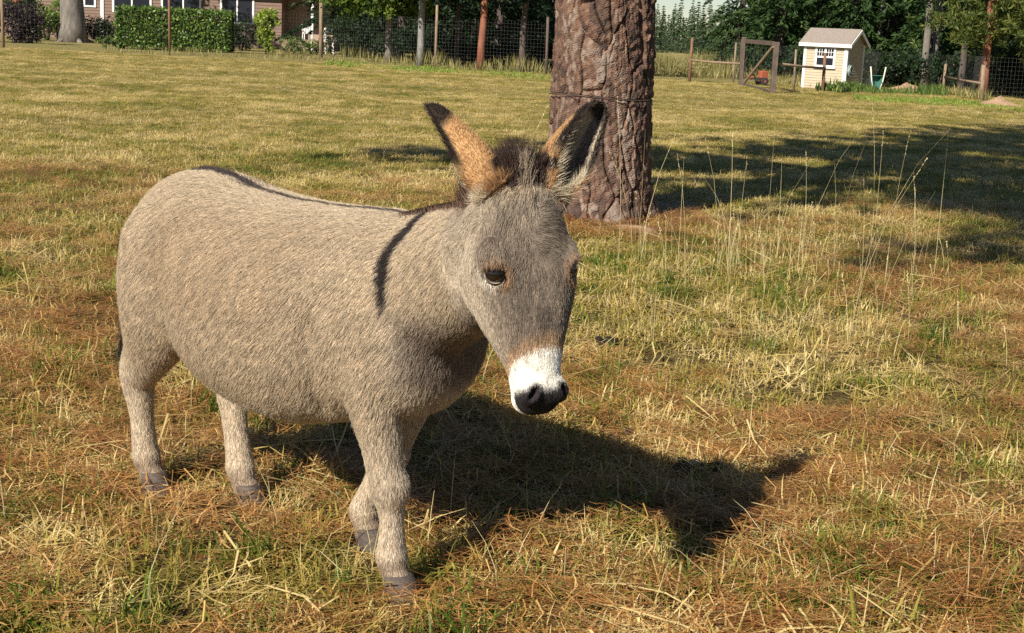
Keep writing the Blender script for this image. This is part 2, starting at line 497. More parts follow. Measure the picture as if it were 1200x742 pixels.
stalks('dry_grass', sp, 'knee-high pale dry grass stems around the foot of the big trunk', m_stalk, .14, .42)
sp = [(ground_at(random.uniform(0, 1200), random.uniform(200, 720))) for _ in range(230)]
stalks('loose_stems', [(p.x, p.y) for p in sp], 'scattered single straw stems sticking up across the pasture', m_stalk, .08, .24, False)

# ---- dung clods
m_dung = surf('dung', (.010, .008, .008), (.022, .018, .016), 30, .85, .8)
def clods(u, v, n, r, label):
    g_ = ground_at(u, v); t = empty('dung_pile', (g_.x, g_.y, 0)); tag(t, label, 'dung', 'dung piles')
    for k in range(n):
        bm = bmesh.new(); bmesh.ops.create_icosphere(bm, subdivisions=2, radius=random.uniform(.55, 1) * r)
        nz = Noise(200 + k, 2.2 / r)
        for v_ in bm.verts: v_.co *= 1 + .16 * float(nz(np.array(v_.co)[None])[0])
        me = bpy.data.meshes.new('clod'); bm.to_mesh(me); bm.free()
        for f in me.polygons: f.use_smooth = True
        o_ = link('clod', me, t, m_dung); a_ = random.uniform(0, 6.283); d_ = random.uniform(0, r * 1.9)
        o_.location = (math.cos(a_) * d_ * 1.5, math.sin(a_) * d_, r * .55 + (.6 * r if k > n * .7 else 0))
        o_.scale = (1.1, 1, .75)
clods(815, 556, 26, .028, 'dark dung pile lying in the shadow of the donkey')
clods(712, 406, 7, .03, 'small dark dung clods in the grass right of the donkey face')
clods(735, 512, 6, .022, 'few dark dung crumbs at the upper edge of the donkey shadow')
# ================================================================== foliage and trees
def leafs(C, D, Nn, L, W, tone):
    """one pointed leaf or needle spray (quad) per row: centre, direction, flat normal, length, width"""
    S = nrm(np.cross(D, Nn))
    V = np.stack([C - D * (L / 2)[:, None], C + S * (W / 2)[:, None], C + D * (L / 2)[:, None], C - S * (W / 2)[:, None]], 1).reshape(-1, 3)
    F = np.arange(len(C) * 4).reshape(-1, 4)
    return V, F, np.repeat(tone, 4)
def rdir(n, g): return nrm(g.normal(size=(n, 3)))

m_bark_grey = surf('grey_bark', (.10, .085, .07), (.24, .21, .18), 7, .9, .8, (1, 1, .25))
m_bark_dark = surf('dark_bark', (.055, .040, .034), (.13, .10, .085), 7, .9, .8, (1, 1, .25))
m_bark_red = surf('red_bark', (.16, .055, .032), (.30, .12, .07), 7, .85, .7, (1, 1, .25))
m_bark_pale = surf('pale_bark', (.14, .13, .115), (.30, .285, .26), 9, .85, .5, (1, 1, .4))
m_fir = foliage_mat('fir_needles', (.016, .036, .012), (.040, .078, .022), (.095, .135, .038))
m_fir_shade = foliage_mat('shade_fir_needles', (.006, .014, .006), (.014, .030, .010), (.034, .060, .018))  # fir needles darkened in colour, painting in the deep shade of the woods
m_pine = foliage_mat('pine_tree_needles', (.030, .050, .010), (.095, .125, .024), (.24, .21, .05))
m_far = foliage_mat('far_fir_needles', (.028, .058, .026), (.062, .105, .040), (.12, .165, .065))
m_maple = foliage_mat('maple_leaves', (.040, .075, .012), (.12, .18, .028), (.34, .40, .09), .4)
m_hedge = foliage_mat('hedge_leaves', (.025, .060, .010), (.095, .165, .024), (.32, .38, .085), .25, .4)
m_lime = foliage_mat('lime_leaves', (.12, .19, .02), (.28, .36, .045), (.48, .55, .10), .4)
m_purple = foliage_mat('purple_leaves', (.012, .008, .012), (.030, .018, .024), (.06, .03, .035))
m_shrub = foliage_mat('shrub_leaves', (.03, .06, .012), (.08, .13, .025), (.20, .25, .06))
m_weed = foliage_mat('weed_leaves', (.10, .10, .028), (.26, .23, .075), (.48, .40, .17), .35)

def fir_mesh(seed, h, r, base, dens=1.0, spray=.34, droop=.35):
    g = np.random.default_rng(seed)
    C, D, T = [], [], []
    z = base
    while z < h:
        f = (z - base) / (h - base); bl = r * (1 - f) ** .8 * g.uniform(.8, 1.15) + .15
        for k in range(int(g.integers(5, 8))):
            a = g.uniform(0, 6.283); L = bl * g.uniform(.6, 1.12)
            d = np.array((math.cos(a), math.sin(a), 0)); n = max(4, int(L * 26 * dens))
            t = np.sqrt(g.random(n)) * L
            side = np.array((-d[1], d[0], 0)); off = g.normal(0, .16, n) * (t / L * .9 + .3) * min(1, L)
            c = d * t[:, None] + side * off[:, None] + np.array((0, 0, 1)) * (z - droop * t * (t / L) + g.normal(0, .07, n))[:, None]
            C.append(c); D.append(nrm(d + side * (off[:, None] * 2.2) + np.array((0, 0, -.35)) + g.normal(0, .35, (n, 3))))
            T.append(np.clip(g.normal(.35, .14, n) + .30 * t / L + g.normal(0, .09), 0, 1))
        z += .28 + .45 * f * g.uniform(.6, 1.3)
    C, D, T = np.concatenate(C), np.concatenate(D), np.concatenate(T); n = len(C)
    nn = nrm(np.array((0, 0, 1.)) + g.normal(0, .55, (n, 3)))
    V, F, tn = leafs(C, D, nn, g.uniform(.6, 1.3, n) * spray, g.uniform(.5, 1.2, n) * spray * .34, T)
    return np_mesh('crown', V, F, False, tone=tn)

def cloud_mesh(seed, blobs, n, size, aspect=.6, hang=0.0, name='foliage', spread=.42):
    """leaves gathered in clumps through ellipsoids (centre, radii, share)"""
    g = np.random.default_rng(seed); C, T = [], []
    tot = sum(b[2] for b in blobs)
    for cn, ra, sh in blobs:
        m = max(3, int(n * sh / tot)); nc = max(3, m // 22)
        u = rdir(nc, g) * (g.random((nc, 1)) ** (1 / 2.2)); cc = np.array(cn) + u * np.array(ra); tc = g.normal(.45, .16, nc) + .16 * u[:, 2]
        k = g.integers(0, nc, m)
        c = cc[k] + g.normal(0, spread * min(.45, .35 * min(ra)), (m, 3))
        C.append(c); T.append(np.clip(tc[k] + g.normal(0, .15, m), 0, 1))
    C, T = np.concatenate(C), np.concatenate(T); n = len(C)
    D = nrm(rdir(n, g) + np.array((0, 0, -hang))); N_ = nrm(rdir(n, g) + np.array((-.3, -.5, .7)))
    V, F, tn = leafs(C, D, N_, g.uniform(.6, 1.3, n) * size, g.uniform(.6, 1.2, n) * size * aspect, T)
    return np_mesh(name, V, F, False, tone=tn)

def trunk(name, h, r0, r1, mat, parent, lean=(0, 0), wob=.12, seg=12):
    n = 9; pts, rad = [], []
    for i in range(n):
        f = i / (n - 1); pts.append((lean[0] * f + random.gauss(0, .02) * (f > 0), lean[1] * f + random.gauss(0, .02) * (f > 0), -.05 + h * f)); rad.append((r0 + (r1 - r0) * f) * (1.28 if i == 0 else 1.06 if i == 1 else 1))
    return MB().tube(pts, rad, seg, wob * .25).build(name, mat, parent, True)

def tree(name, x, y, label, crown, cmat, th, r0, r1, tmat, group, rz=0.0, s=1.0, cz=0.0, limbs=0):
    t = empty(name, (x, y, float(gz(np.array([x]), np.array([y]))[0])), rz); t.scale = (s, s, s)
    tag(t, label, 'tree', group)
    tr_ = trunk('trunk', th, r0, r1, tmat, t)
    if crown is not None:
        c = link('crown', crown, t); c.location.z = cz
        if not crown.materials: crown.materials.append(cmat)
    for k in range(limbs):
        a = random.uniform(0, 6.283); z = th * random.uniform(.25, .7); L = random.uniform(.8, 1.8)
        MB().tube([(0, 0, z), (math.cos(a) * L * .5, math.sin(a) * L * .5, z + .15), (math.cos(a) * L, math.sin(a) * L, z + .1)], [r1 * .6, r1 * .4, .015], 6).build('limb', tmat, t, True)
    return t

# ---- the big pine beside the donkey: plated bark
def bark_trunk():
    RAD, H = .415, 15.0
    zs = np.concatenate([np.linspace(-.06, 2.3, 400), np.linspace(2.5, H, 60)[1:]]); nth = 400
    th = np.linspace(0, 2 * math.pi, nth, endpoint=False)
    T, Z = np.meshgrid(th, zs)
    base = RAD * np.interp(Z, [-.1, .0, .15, .45, 1.0, 1.8, 6, H], [1.42, 1.30, 1.16, 1.07, 1.02, 1.0, .86, .30])
    base = base + .022 * np.sin(3 * T + .8) + .03 * np.exp(-np.clip(Z, 0, 9) / .22) * np.sin(5 * T + 1.0)
    g = np.random.default_rng(5)
    # plates: cells stretched upright, on the unrolled bark (wrapped round)
    def cells(n, sy, seed, wob):
        g = np.random.default_rng(seed); C = 2 * math.pi * RAD
        px, pz = g.uniform(0, C, n), g.uniform(-.2, 2.7, n)
        px3 = np.concatenate([px - C, px, px + C]); pz3 = np.tile(pz, 3); pid = np.tile(np.arange(n), 3)
        sel = (px3 > -.4) & (px3 < C + .4); px3, pz3, pid = px3[sel], pz3[sel], pid[sel]
        U = (T / (2 * math.pi) * C).ravel(); W = np.clip(Z, -.2, 2.7).ravel()
        q = np.stack([U, W, 0 * U], -1)
        U = U + wob * Noise(seed + 1, 14)(q); W = W + wob * 1.4 * Noise(seed + 2, 11)(q)
        f1 = np.full(len(U), 9.); f2 = np.full(len(U), 9.); i1 = np.zeros(len(U), int)
        for a, b, k in zip(px3, pz3, pid):
            d = np.sqrt((U - a) ** 2 + ((W - b) * sy) ** 2)
            lt = d < f1; f2 = np.where(lt, f1, np.minimum(f2, d)); i1 = np.where(lt, k, i1); f1 = np.where(lt, d, f1)
        return (f2 - f1).reshape(T.shape), i1.reshape(T.shape)
    e1, id1 = cells(140, .28, 50, .015)
    e2, id2 = cells(3000, .5, 60, .008)
    q = np.stack([T * RAD, Z, 0 * T], -1).reshape(-1, 3)
    fine = (Noise(71, 70)(q) * .5 + Noise(72, 150)(q) * .45 + Noise(73, 330)(q) * .4).reshape(T.shape)
    hgt = g.uniform(-.006, .008, 140)[id1]; flake = g.uniform(-.008, .009, 3000)[id2]
    fz = np.interp(Z, [2.2, 2.6], [1, 0])
    prof = (1 - np.exp(-(e1 / .009) ** 1.3)) * .040 + hgt * (1 - np.exp(-e1 / .012)) + flake * (1 - np.exp(-e2 / .003)) - .004 * np.exp(-e2 / .003) + .0036 * fine
    band = np.exp(-((Z - 1.035 - .012 * np.sin(T * 2)) / .010) ** 2)        # the bark has grown round a wire
    r = base - .040 + prof * fz - .022 * band
    lean = .012 * Z
    V = np.stack([np.cos(T) * r - lean, np.sin(T) * r, Z], -1).reshape(-1, 3)
    i = np.arange(len(zs) * nth).reshape(len(zs), nth); j = np.roll(i, -1, 1)
    F = np.stack([i[:-1].ravel(), j[:-1].ravel(), j[1:].ravel(), i[1:].ravel()], -1)
    tn = .5 + (g.uniform(-.5, .5, 140)[id1] * .5 + g.uniform(-.5, .5, 3000)[id2] * .8 + .12 * fine)
    return np_mesh('trunk', V, F, False, tone=np.clip(tn, 0, 1).ravel())
m_bark, nt, b = node_mat('pine_bark_plates')
a = nt.nodes.new('ShaderNodeAttribute'); a.attribute_name = 'tone'
c1 = ramp(nt, a.outputs['Fac'], [(0, (.026, .018, .015)), (.3, (.085, .048, .034)), (.55, (.195, .096, .056)), (.75, (.265, .158, .104)), (1, (.38, .30, .24))])
c2 = mixc(nt, noise_tex(nt, 5, 5, mapping=(1, 1, .5)), c1, (.095, .062, .047), 'MIX')
nt.links.new(c2, b.inputs['Base Color']); b.inputs['Roughness'].default_value = .85; b.inputs['Specular IOR Level'].default_value = .25
bp = nt.nodes.new('ShaderNodeBump'); bp.inputs['Strength'].default_value = .7; bp.inputs['Distance'].default_value = .006
nt.links.new(noise_tex(nt, 42, 8, mapping=(1, 1, .6), rough=.75), bp.inputs['Height']); nt.links.new(bp.outputs['Normal'], b.inputs['Normal'])

def pine_crown(seed, boughs, size=.30, per=26):
    """boughs: (start, end); tufts of long needles along their outer part"""
    g = np.random.default_rng(seed); C, D, T = [], [], []
    for a, b in boughs:
        a, b = np.array(a, float), np.array(b, float); L = np.linalg.norm(b - a); k = max(4, int(L * 7))
        for t in g.uniform(.25, 1.02, k):
            c = a + (b - a) * t + g.normal(0, .30, 3) * (.4 + .5 * t)
            d = rdir(per, g); d = nrm(d + np.array((0, 0, .35))); C.append(c + d * (size * .45)); D.append(d); T.append(np.clip(g.normal(.45, .15) + g.normal(0, .15, per), 0, 1))
    C, D, T = np.concatenate(C), np.concatenate(D), np.concatenate(T); n = len(C)
    V, F, tn = leafs(C, D, rdir(n, g), g.uniform(.7, 1.2, n) * size, g.uniform(.7, 1.2, n) * .05, T)
    return np_mesh('crown', V, F, False, tone=tn)

def big_pine(x, y, label, low, seed, h=15.0, z0=4.2, lat=(0, 0), tmesh=None, reach=4.3):
    t = empty('pine_tree', (x, y, -.01)); tag(t, label, 'tree', 'tall pines on the pasture')
    if tmesh is None:
        trunk('trunk', h, .36, .10, m_bark_red, t)
    else:
        link('trunk', tmesh, t, m_bark)
    g = np.random.default_rng(seed); bo = list(low); z = z0
    while z < h + 1.2:
        for k in range(4):
            a = g.uniform(0, 6.283); L = reach * (1 - .55 * (z - z0) / (h - z0)) * g.uniform(.6, 1.1)
            bo.append(((-.012 * z, 0, z), (math.cos(a) * L + lat[0], math.sin(a) * L + lat[1], z + g.uniform(-.5, .5))))
        z += .45
    for k, (a, b_) in enumerate(bo):
        m_ = [(a[i] + b_[i]) / 2 + (.15 if i == 2 else 0) for i in range(3)]
        MB().tube([a, m_, b_], [.055, .035, .012], 6).build('bough', m_bark_red, t, True)
    link('crown', pine_crown(seed + 1, bo), t, m_pine)
    return t
big_pine(TREE[0], TREE[1], 'thick pine trunk with reddish plated bark right behind the donkey', [((0, 0, 4.3), (-6.2, -.6, 4.9)), ((0, 0, 4.0), (-5.2, .3, 4.4)), ((0, 0, 3.9), (3.6, -1.6, 4.2)), ((0, 0, 4.4), (4.4, -.4, 4.4)), ((0, 0, 3.6), (3.4, .6, 3.5)), ((0, 0, 4.6), (-4.6, -1.4, 5.3)), ((0, 0, 3.3), (2.6, -1.8, 3.2)), ((0, 0, 4.8), (2.0, -3.4, 4.9)), ((0, 0, 4.5), (-5.8, -1.3, 4.6)), ((0, 0, 4.7), (-5.2, -.9, 5.0)), ((0, 0, 4.1), (-6.0, .2, 4.3)), ((0, 0, 5.0), (5.0, -1.2, 5.2)), ((0, 0, 4.0), (4.8, -2.4, 4.1))], 81, tmesh=bark_trunk())
big_pine(-1.6, -2.9, 'tall pine behind the viewer that shades the right of the pasture', [], 91, 19.0, 11.0, (-1.6, .8), reach=3.8)
m_wire = surf('rusty_wire', (.05, .035, .03), (.12, .08, .06), 40, .6, 0)
wr = MB()
wp = [(TREE[0] - .0125 + math.cos(a) * .432, TREE[1] + math.sin(a) * .432, 1.03 + .012 * math.sin(a * 2)) for a in (k * math.pi / 24 for k in range(49))]
wr.tube(wp, [.005] * 49, 5).build('wire_loop', m_wire)
tag(bpy.data.objects['wire_loop'], 'old fence wire strung tight around the thick pine trunk', 'wire')
# ================================================================== woods behind the fences
FIR = [fir_mesh(300 + k, h, r, bz, 1.0, .36) for k, (h, r, bz) in enumerate(((15, 3.2, .5), (13, 2.8, .3), (17, 3.6, .9), (14, 3.3, 1.6)))]
DARKFIR = [fir_mesh(320 + k, h, r, bz, .9, .36) for k, (h, r, bz) in enumerate(((16, 3.8, 2.4), (14, 3.4, 2.0)))]
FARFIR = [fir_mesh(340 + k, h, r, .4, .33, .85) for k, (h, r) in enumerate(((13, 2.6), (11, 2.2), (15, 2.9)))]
for m_ in FIR: m_.materials.append(m_fir)
for m_ in DARKFIR: m_.materials.append(m_fir_shade)
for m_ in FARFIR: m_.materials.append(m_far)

def px(u, y): return at(u, 40, y).x
def put(meshes, k, u, y, label, s=1.0, group='firs behind the fences', bark=None):
    m_ = meshes[k % len(meshes)]
    return tree('fir_tree', px(u, y), y, label, m_, None, 11, .24, .05, bark or m_bark_dark, group, random.uniform(0, 6.28), s)
# left wood, dark, behind the wire fence
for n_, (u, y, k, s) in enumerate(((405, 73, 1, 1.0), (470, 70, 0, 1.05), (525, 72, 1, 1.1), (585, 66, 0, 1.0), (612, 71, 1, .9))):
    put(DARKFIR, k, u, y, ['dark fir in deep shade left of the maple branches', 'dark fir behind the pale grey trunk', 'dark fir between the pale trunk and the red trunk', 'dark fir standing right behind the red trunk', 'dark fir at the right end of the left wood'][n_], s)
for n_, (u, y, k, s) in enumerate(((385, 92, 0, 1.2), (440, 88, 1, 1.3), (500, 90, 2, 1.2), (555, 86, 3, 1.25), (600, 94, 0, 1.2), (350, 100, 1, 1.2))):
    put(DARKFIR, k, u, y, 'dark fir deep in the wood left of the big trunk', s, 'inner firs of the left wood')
# right wood, sunlit faces
RL = [(868, 74, 1, .95, 'sunlit green fir straight above the timber gate'), (915, 66, 0, 1.0, 'broad fir left behind the small shed'), (958, 70, 2, 1.05, 'tall fir directly behind the shed roof'),
      (1000, 64, 1, 1.0, 'fir just right of the shed gable'), (1045, 67, 2, 1.05, 'fir above the dark barrel composter'), (1092, 63, 3, 1.0, 'fir behind the twin grey trunks'), (1240, 62, 3, 1.05, 'fir at the far right edge of the wood')]
for u, y, k, s, lb in RL: put(FIR, k, u, y, lb, s)
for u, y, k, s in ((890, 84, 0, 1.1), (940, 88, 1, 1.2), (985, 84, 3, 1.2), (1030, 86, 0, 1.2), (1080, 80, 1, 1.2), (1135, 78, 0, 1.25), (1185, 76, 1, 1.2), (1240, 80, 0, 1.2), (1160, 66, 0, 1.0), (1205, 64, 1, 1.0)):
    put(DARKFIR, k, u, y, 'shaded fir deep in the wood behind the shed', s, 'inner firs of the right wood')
def wood(u0, u1, y, h, seed, label):
    g = np.random.default_rng(seed); x0, x1 = px(u0, y), px(u1, y); n = 5200
    C = np.stack([g.uniform(x0, x1, n), y + g.uniform(-1.5, 1.5, n), h * g.random(n) ** .8], -1)
    V, F, tn = leafs(C, rdir(n, g), nrm(rdir(n, g) + np.array((0, -1.5, .5))), g.uniform(.5, 1.1, n), g.uniform(.3, .6, n), np.clip(g.normal(.3, .15, n), 0, 1))
    tag(link('deep_wood', np_mesh('deep_wood', V, F, False, tone=tn), None, m_fir_shade), label, 'wood', None, 'stuff')
wood(335, 655, 99, 5.5, 71, 'dense dark wood closing the view behind the left fence')
wood(880, 1290, 93, 5.5, 72, 'dense dark wood closing the view behind the shed')
# far tree line
fl = [(u_, y_) for u_, y_ in zip(np.linspace(735, 905, 26), rng.uniform(255, 330, 26))] + [(u_, y_) for u_, y_ in zip(np.linspace(742, 880, 13), rng.uniform(190, 225, 13))] + [(u_, y_) for u_, y_ in zip(np.linspace(600, 700, 14), rng.uniform(230, 300, 14))]
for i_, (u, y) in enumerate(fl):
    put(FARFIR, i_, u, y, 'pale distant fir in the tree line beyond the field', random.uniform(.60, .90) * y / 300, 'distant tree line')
def near_trunk(name, u, v, label, mat, r, h=7, crown=None, cm=None, cz=0, lean=(0, 0)):
    g_ = ground_at(u, v); t = empty(name, (g_.x, g_.y, 0)); tag(t, label, 'tree', 'trunks along the fences')
    trunk('trunk', h, r, r * .72, mat, t, lean)
    if crown is not None:
        c = link('crown', crown, t, cm); c.location.z = cz
    return t
crownA = cloud_mesh(401, [((0, -.6, -1.2), (3.0, 2.2, 2.2), 1)], 5200, .26, .6, name='crown')
near_trunk('maple_tree', 455, 74, 'maple with sunlit leaves hanging over the wire fence', m_bark_grey, .16, 5,
           cloud_mesh(402, [((-1.2, -1.2, 0.75), (2.0, 1.4, 1.0), 1.2), ((.3, -1.4, .35), (1.2, 1.0, .6), .6), ((1.2, -1.2, .45), (1.0, 1.0, .65), .5), ((-2.6, -1.0, .8), (1.0, 1, .7), .5), ((0, 0, 3.2), (3.2, 2.8, 2.2), 2.0)], 9000, .20, .75, .3, 'crown'), m_maple, 2.25)
near_trunk('alder_tree', 492, 78, 'slim tree with pale grey bark at the wire fence', m_bark_pale, .15, 8, crownA, m_fir_shade, 6.2)
near_trunk('cedar_tree', 563, 82, 'red-barked straight trunk at the edge of the dark wood', m_bark_red, .15, 9, cloud_mesh(403, [((0, -.5, .2), (3.0, 2.4, 2.6), 1)], 5200, .28, .35, .4, 'crown'), m_fir_shade, 5.0, (.12, 0))
near_trunk('young_tree', 535, 77, 'thin dark trunk between the pale trunk and the red trunk', m_bark_dark, .12, 6, cloud_mesh(404, [((0, -.5, -.3), (2.6, 2.2, 2.2), 1)], 4200, .26, .5, .3, 'crown'), m_fir_shade, 5.2)
near_trunk('twin_trunk', 1081, 104, 'left of two grey trunks right of the barrel', m_bark_grey, .17, 7, None)
near_trunk('twin_trunk', 1092, 104, 'right of two grey trunks right of the barrel', m_bark_grey, .15, 7, None)
near_trunk('slender_tree', 1026, 97, 'slender grey trunk between shed and barrel', m_bark_grey, .14, 7, None)
# pine overhanging at the right edge
g_ = ground_at(1158, 116)
t = empty('pine_tree', (g_.x + .3, g_.y + 1.5, 0)); tag(t, 'sunlit pine with bushy boughs overhanging the right fence corner', 'tree', 'pines at the right fence')
trunk('trunk', 9, .17, .10, m_bark_red, t)
near_trunk('cedar_tree', 612, 84, 'dark drooping tree at the right end of the wire fence', m_bark_dark, .14, 8, cloud_mesh(405, [((0, -.5, .2), (2.6, 2.2, 2.6), 1)], 4600, .28, .35, .4, 'crown'), m_fir_shade, 5.0)
near_trunk('cedar_tree', 1205, 116, 'dark drooping tree cut off by the right edge', m_bark_dark, .16, 8, cloud_mesh(406, [((0, .3, .2), (3.0, 2.4, 2.7), 1)], 5200, .28, .35, .4, 'crown'), m_fir_shade, 5.0)
near_trunk('cedar_tree', 1125, 108, 'dark drooping tree between the twin trunks and the corner post', m_bark_dark, .14, 8, cloud_mesh(407, [((0, .3, .2), (2.6, 2.2, 2.5), 1)], 4600, .28, .35, .4, 'crown'), m_fir_shade, 5.0)
g = np.random.default_rng(12); bo = []
for z in np.arange(2.1, 8, .45):
    for k in range(4):
        a = g.uniform(0, 6.28); L = g.uniform(1.4, 3.0) * (1 - .06 * z) + .5; bo.append(((0, 0, z + .5), (math.cos(a) * L, math.sin(a) * L, z + g.uniform(-.2, .4))))
for k in range(8):
    a = g.uniform(3.3, 6.0); L = g.uniform(1.6, 2.9); bo.append(((0, 0, 2.9), (math.cos(a) * L, math.sin(a) * L, g.uniform(2.2, 3.1))))
link('crown', pine_crown(13, bo, .30, 16), t, m_pine)

# ================================================================== fences
m_post = surf('weathered_post', (.17, .115, .075), (.33, .24, .16), 6, .9, .6, (3, 3, .6))
m_post_dark = surf('dark_post', (.075, .052, .042), (.16, .115, .09), 6, .9, .6, (3, 3, .6))
m_post_red = surf('rusty_post', (.13, .065, .04), (.25, .13, .08), 6, .9, .5, (3, 3, .6))
m_galv = surf('galvanised_wire', (.11, .105, .10), (.19, .185, .175), 20, .45, 0)

def fence(label, posts, height, rails=(), mesh_top=None, step=.15, wire=.0018, group=None):
    """posts: (u, v_base, v_top, radius, material); the first one carries the origin"""
    pts = [ground_at(u, v) for u, v, *_ in posts]
    t = empty('wire_fence', (pts[0].x, pts[0].y, 0)); o0 = Vector((pts[0].x, pts[0].y, 0)); tag(t, label, 'fence', 'fences of the pasture')
    for p, (u, v, vt, r, m_) in zip(pts, posts):
        top = at(u + (v - vt) * .045, vt, p.y).z
        lx = random.uniform(-.03, .03) - .02
        MB().tube([(p.x - o0.x, p.y - o0.y, -.2), (p.x - o0.x + lx * .5, p.y - o0.y, top * .5), (p.x - o0.x + lx, p.y - o0.y, top)], [r, r * .97, r * .9], 9, .05).build('post', m_, t, True)
    w = MB()
    for p, q_ in zip(pts, pts[1:]):
        p, q_ = p - o0, q_ - o0; p.z = q_.z = 0; d = q_ - p; L = d.length
        n_ = max(2, int(L / step))
        for k in range(n_):
            a = p + d * (k / n_); w.bar(a + Vector((0, 0, .02)), a + Vector((0, 0, height)), wire)
        for z in np.arange(.06, height + .01, step * .98):
            w.bar(p + Vector((0, 0, z)), q_ + Vector((0, 0, z)), wire)
    w.build('wire_mesh', m_galv, t)
    for (a, b_, za, zb, m_) in rails:
        pa, pb = pts[a] - o0, pts[b_] - o0
        MB().tube([(pa.x, pa.y - .06, za), ((pa.x + pb.x) / 2, (pa.y + pb.y) / 2 - .06, (za + zb) / 2 - .02), (pb.x, pb.y - .06, zb)], [.045, .045, .042], 8, .05).build('rail', m_, t, True)
    return t
fence('tall wire fence on posts in front of the house and dark wood', [(-60, 54, -40, .06, m_post_dark), (4, 57, -30, .07, m_post), (199, 64, -22, .06, m_post_red), (376, 70, -6, .09, m_post), (510, 80, 6, .06, m_post), (640, 88, 20, .06, m_post_dark)], 2.1)
fence('wire fence with a rail left of the timber gate', [(742, 88, 34, .05, m_post), (808, 95, 44, .06, m_post_red), (859, 97, 50, .045, m_post), (867, 99, 46, .05, m_post_dark)], 1.7, [(1, 3, .85, .82, m_post)])
fence('wire fence with a rail between gate and shed', [(907, 108, 52, .05, m_post_dark), (930, 107, 58, .045, m_post), (964, 108, 62, .06, m_post_red)], 1.6, [(0, 2, .98, .86, m_post)])
fence('wire fence right of the shed past the barrel', [(1004, 105, 62, .05, m_post), (1040, 100, 64, .06, m_post), (1105, 107, 75, .06, m_post), (1116, 106, 73, .065, m_post), (1150, 118, 76, .085, m_post), (1230, 121, 80, .07, m_post_dark)], 1.55, [(2, 4, .62, .60, m_post)])
g1_, g2_ = ground_at(868, 101), ground_at(905, 109)
t = empty('timber_gate', (g1_.x, g1_.y, 0)); tag(t, 'open dark timber gate frame with diagonal brace left of the shed', 'gate')
b1 = Vector((0, 0, 0)); b2 = Vector((g2_.x - g1_.x, g2_.y - g1_.y, 0)); HG = 1.78
MB().bar(b1 + Vector((0, 0, -.1)), b1 + Vector((-.02, 0, HG + .08)), .14, .14, (0, 1, 0)).build('post', m_post_dark, t, bevel=.01)
MB().bar(b2 + Vector((0, 0, -.1)), b2 + Vector((.02, 0, HG - .08)), .17, .17, (0, 1, 0)).build('post', m_post_dark, t, bevel=.01)
MB().bar(b1 + Vector((.08, -.02, HG - .08)), b2 + Vector((-.09, 0, HG - .14)), .07, .15).build('top_rail', m_post_dark, t, bevel=.008)
MB().bar(b1 + Vector((.10, -.02, .12)), b2 + Vector((-.08, .02, HG - .22)), .06, .11).build('brace', m_post, t, bevel=.008)
MB().bar(b1 + Vector((.09, -.02, .07)), b2 + Vector((-.10, 0, .07)), .05, .08).build('bottom_rail', m_post_dark, t, bevel=.008)
w = MB()
for k in range(1, 8): w.bar(b1.lerp(b2, k / 8) + Vector((0, .03, .1)), b1.lerp(b2, k / 8) + Vector((0, .03, HG - .15)), .0025)
for z in np.arange(.22, HG - .2, .16): w.bar(b1 + Vector((.05, .03, z)), b2 + Vector((-.05, .03, z)), .0025)
w.build('wire_mesh', m_galv, t)

# ================================================================== the shed
m_siding = surf('tan_siding', (.42, .34, .235), (.50, .41, .29), 3, .75, .15, (1, 1, 6))
m_white = surf('white_trim', (.70, .68, .63), (.80, .78, .74), 6, .55, .1)
m_shingle = surf('grey_shingles', (.19, .155, .13), (.36, .30, .25), 24, .95, .6)
m_glass, nt, b = node_mat('dark_window_glass'); b.inputs['Base Color'].default_value = (.018, .02, .028, 1); b.inputs['Roughness'].default_value = .12; b.inputs['Specular IOR Level'].default_value = .2
g_ = ground_at(989, 106)
SH = empty('garden_shed', (g_.x, g_.y, 0), -R(35)); tag(SH, 'small tan garden shed with white trim and a paned window', 'shed')
W_, D_, EH, RH_ = 1.75, 1.75, 1.78, 2.28       # local: near corner at origin, front wall along -x (faces -y), gable wall along +y (faces +x)
MB().box((-W_ / 2, D_ / 2, EH / 2 - .02), (W_ - .06, D_ - .06, EH - .02)).prism([(-.03, .03, EH - .03), (-.03, D_ - .03, EH - .03), (-.03, D_ / 2, RH_ - .05)], (-W_ + .06, 0, 0)).build('wall', m_siding, SH)
def boards(name, n, fn, parent):
    for k in range(n):
        q_ = fn(k)
        if q_: MB().prism(*q_).build(name, m_siding, parent)
hb = .105
boards('siding_board', 17, lambda k: ([(-W_ + .02, -.022, k * hb), (-W_ + .02, .02, k * hb), (-W_ + .02, .02, k * hb + hb + .01), (-W_ + .02, -.004, k * hb + hb + .01)], (W_ - .04, 0, 0)), SH)
def gable(k):
    z0 = k * hb; zt = z0 + hb
    half = D_ / 2 - .02 if z0 < EH else max(.02, (D_ / 2 - .02) * (RH_ - z0 - .03) / (RH_ - EH))
    if z0 > RH_ - .08: return None
    return ([(.022, D_ / 2 - half, z0), (-.02, D_ / 2 - half, z0), (-.02, D_ / 2 - half, zt + .01), (.004, D_ / 2 - half, zt + .01)], (0, 2 * half, 0))
boards('siding_board', 22, gable, SH)
for x, y, w1, w2 in ((-.045, -.012, .12, .05), (.012, .035, .05, .10), (-W_ + .04, -.012, .11, .05), (.012, D_ - .04, .05, .11)):
    MB().box((x, y - .002, EH / 2 - .01), (w1, w2, EH)).build('corner_board', m_white, SH)
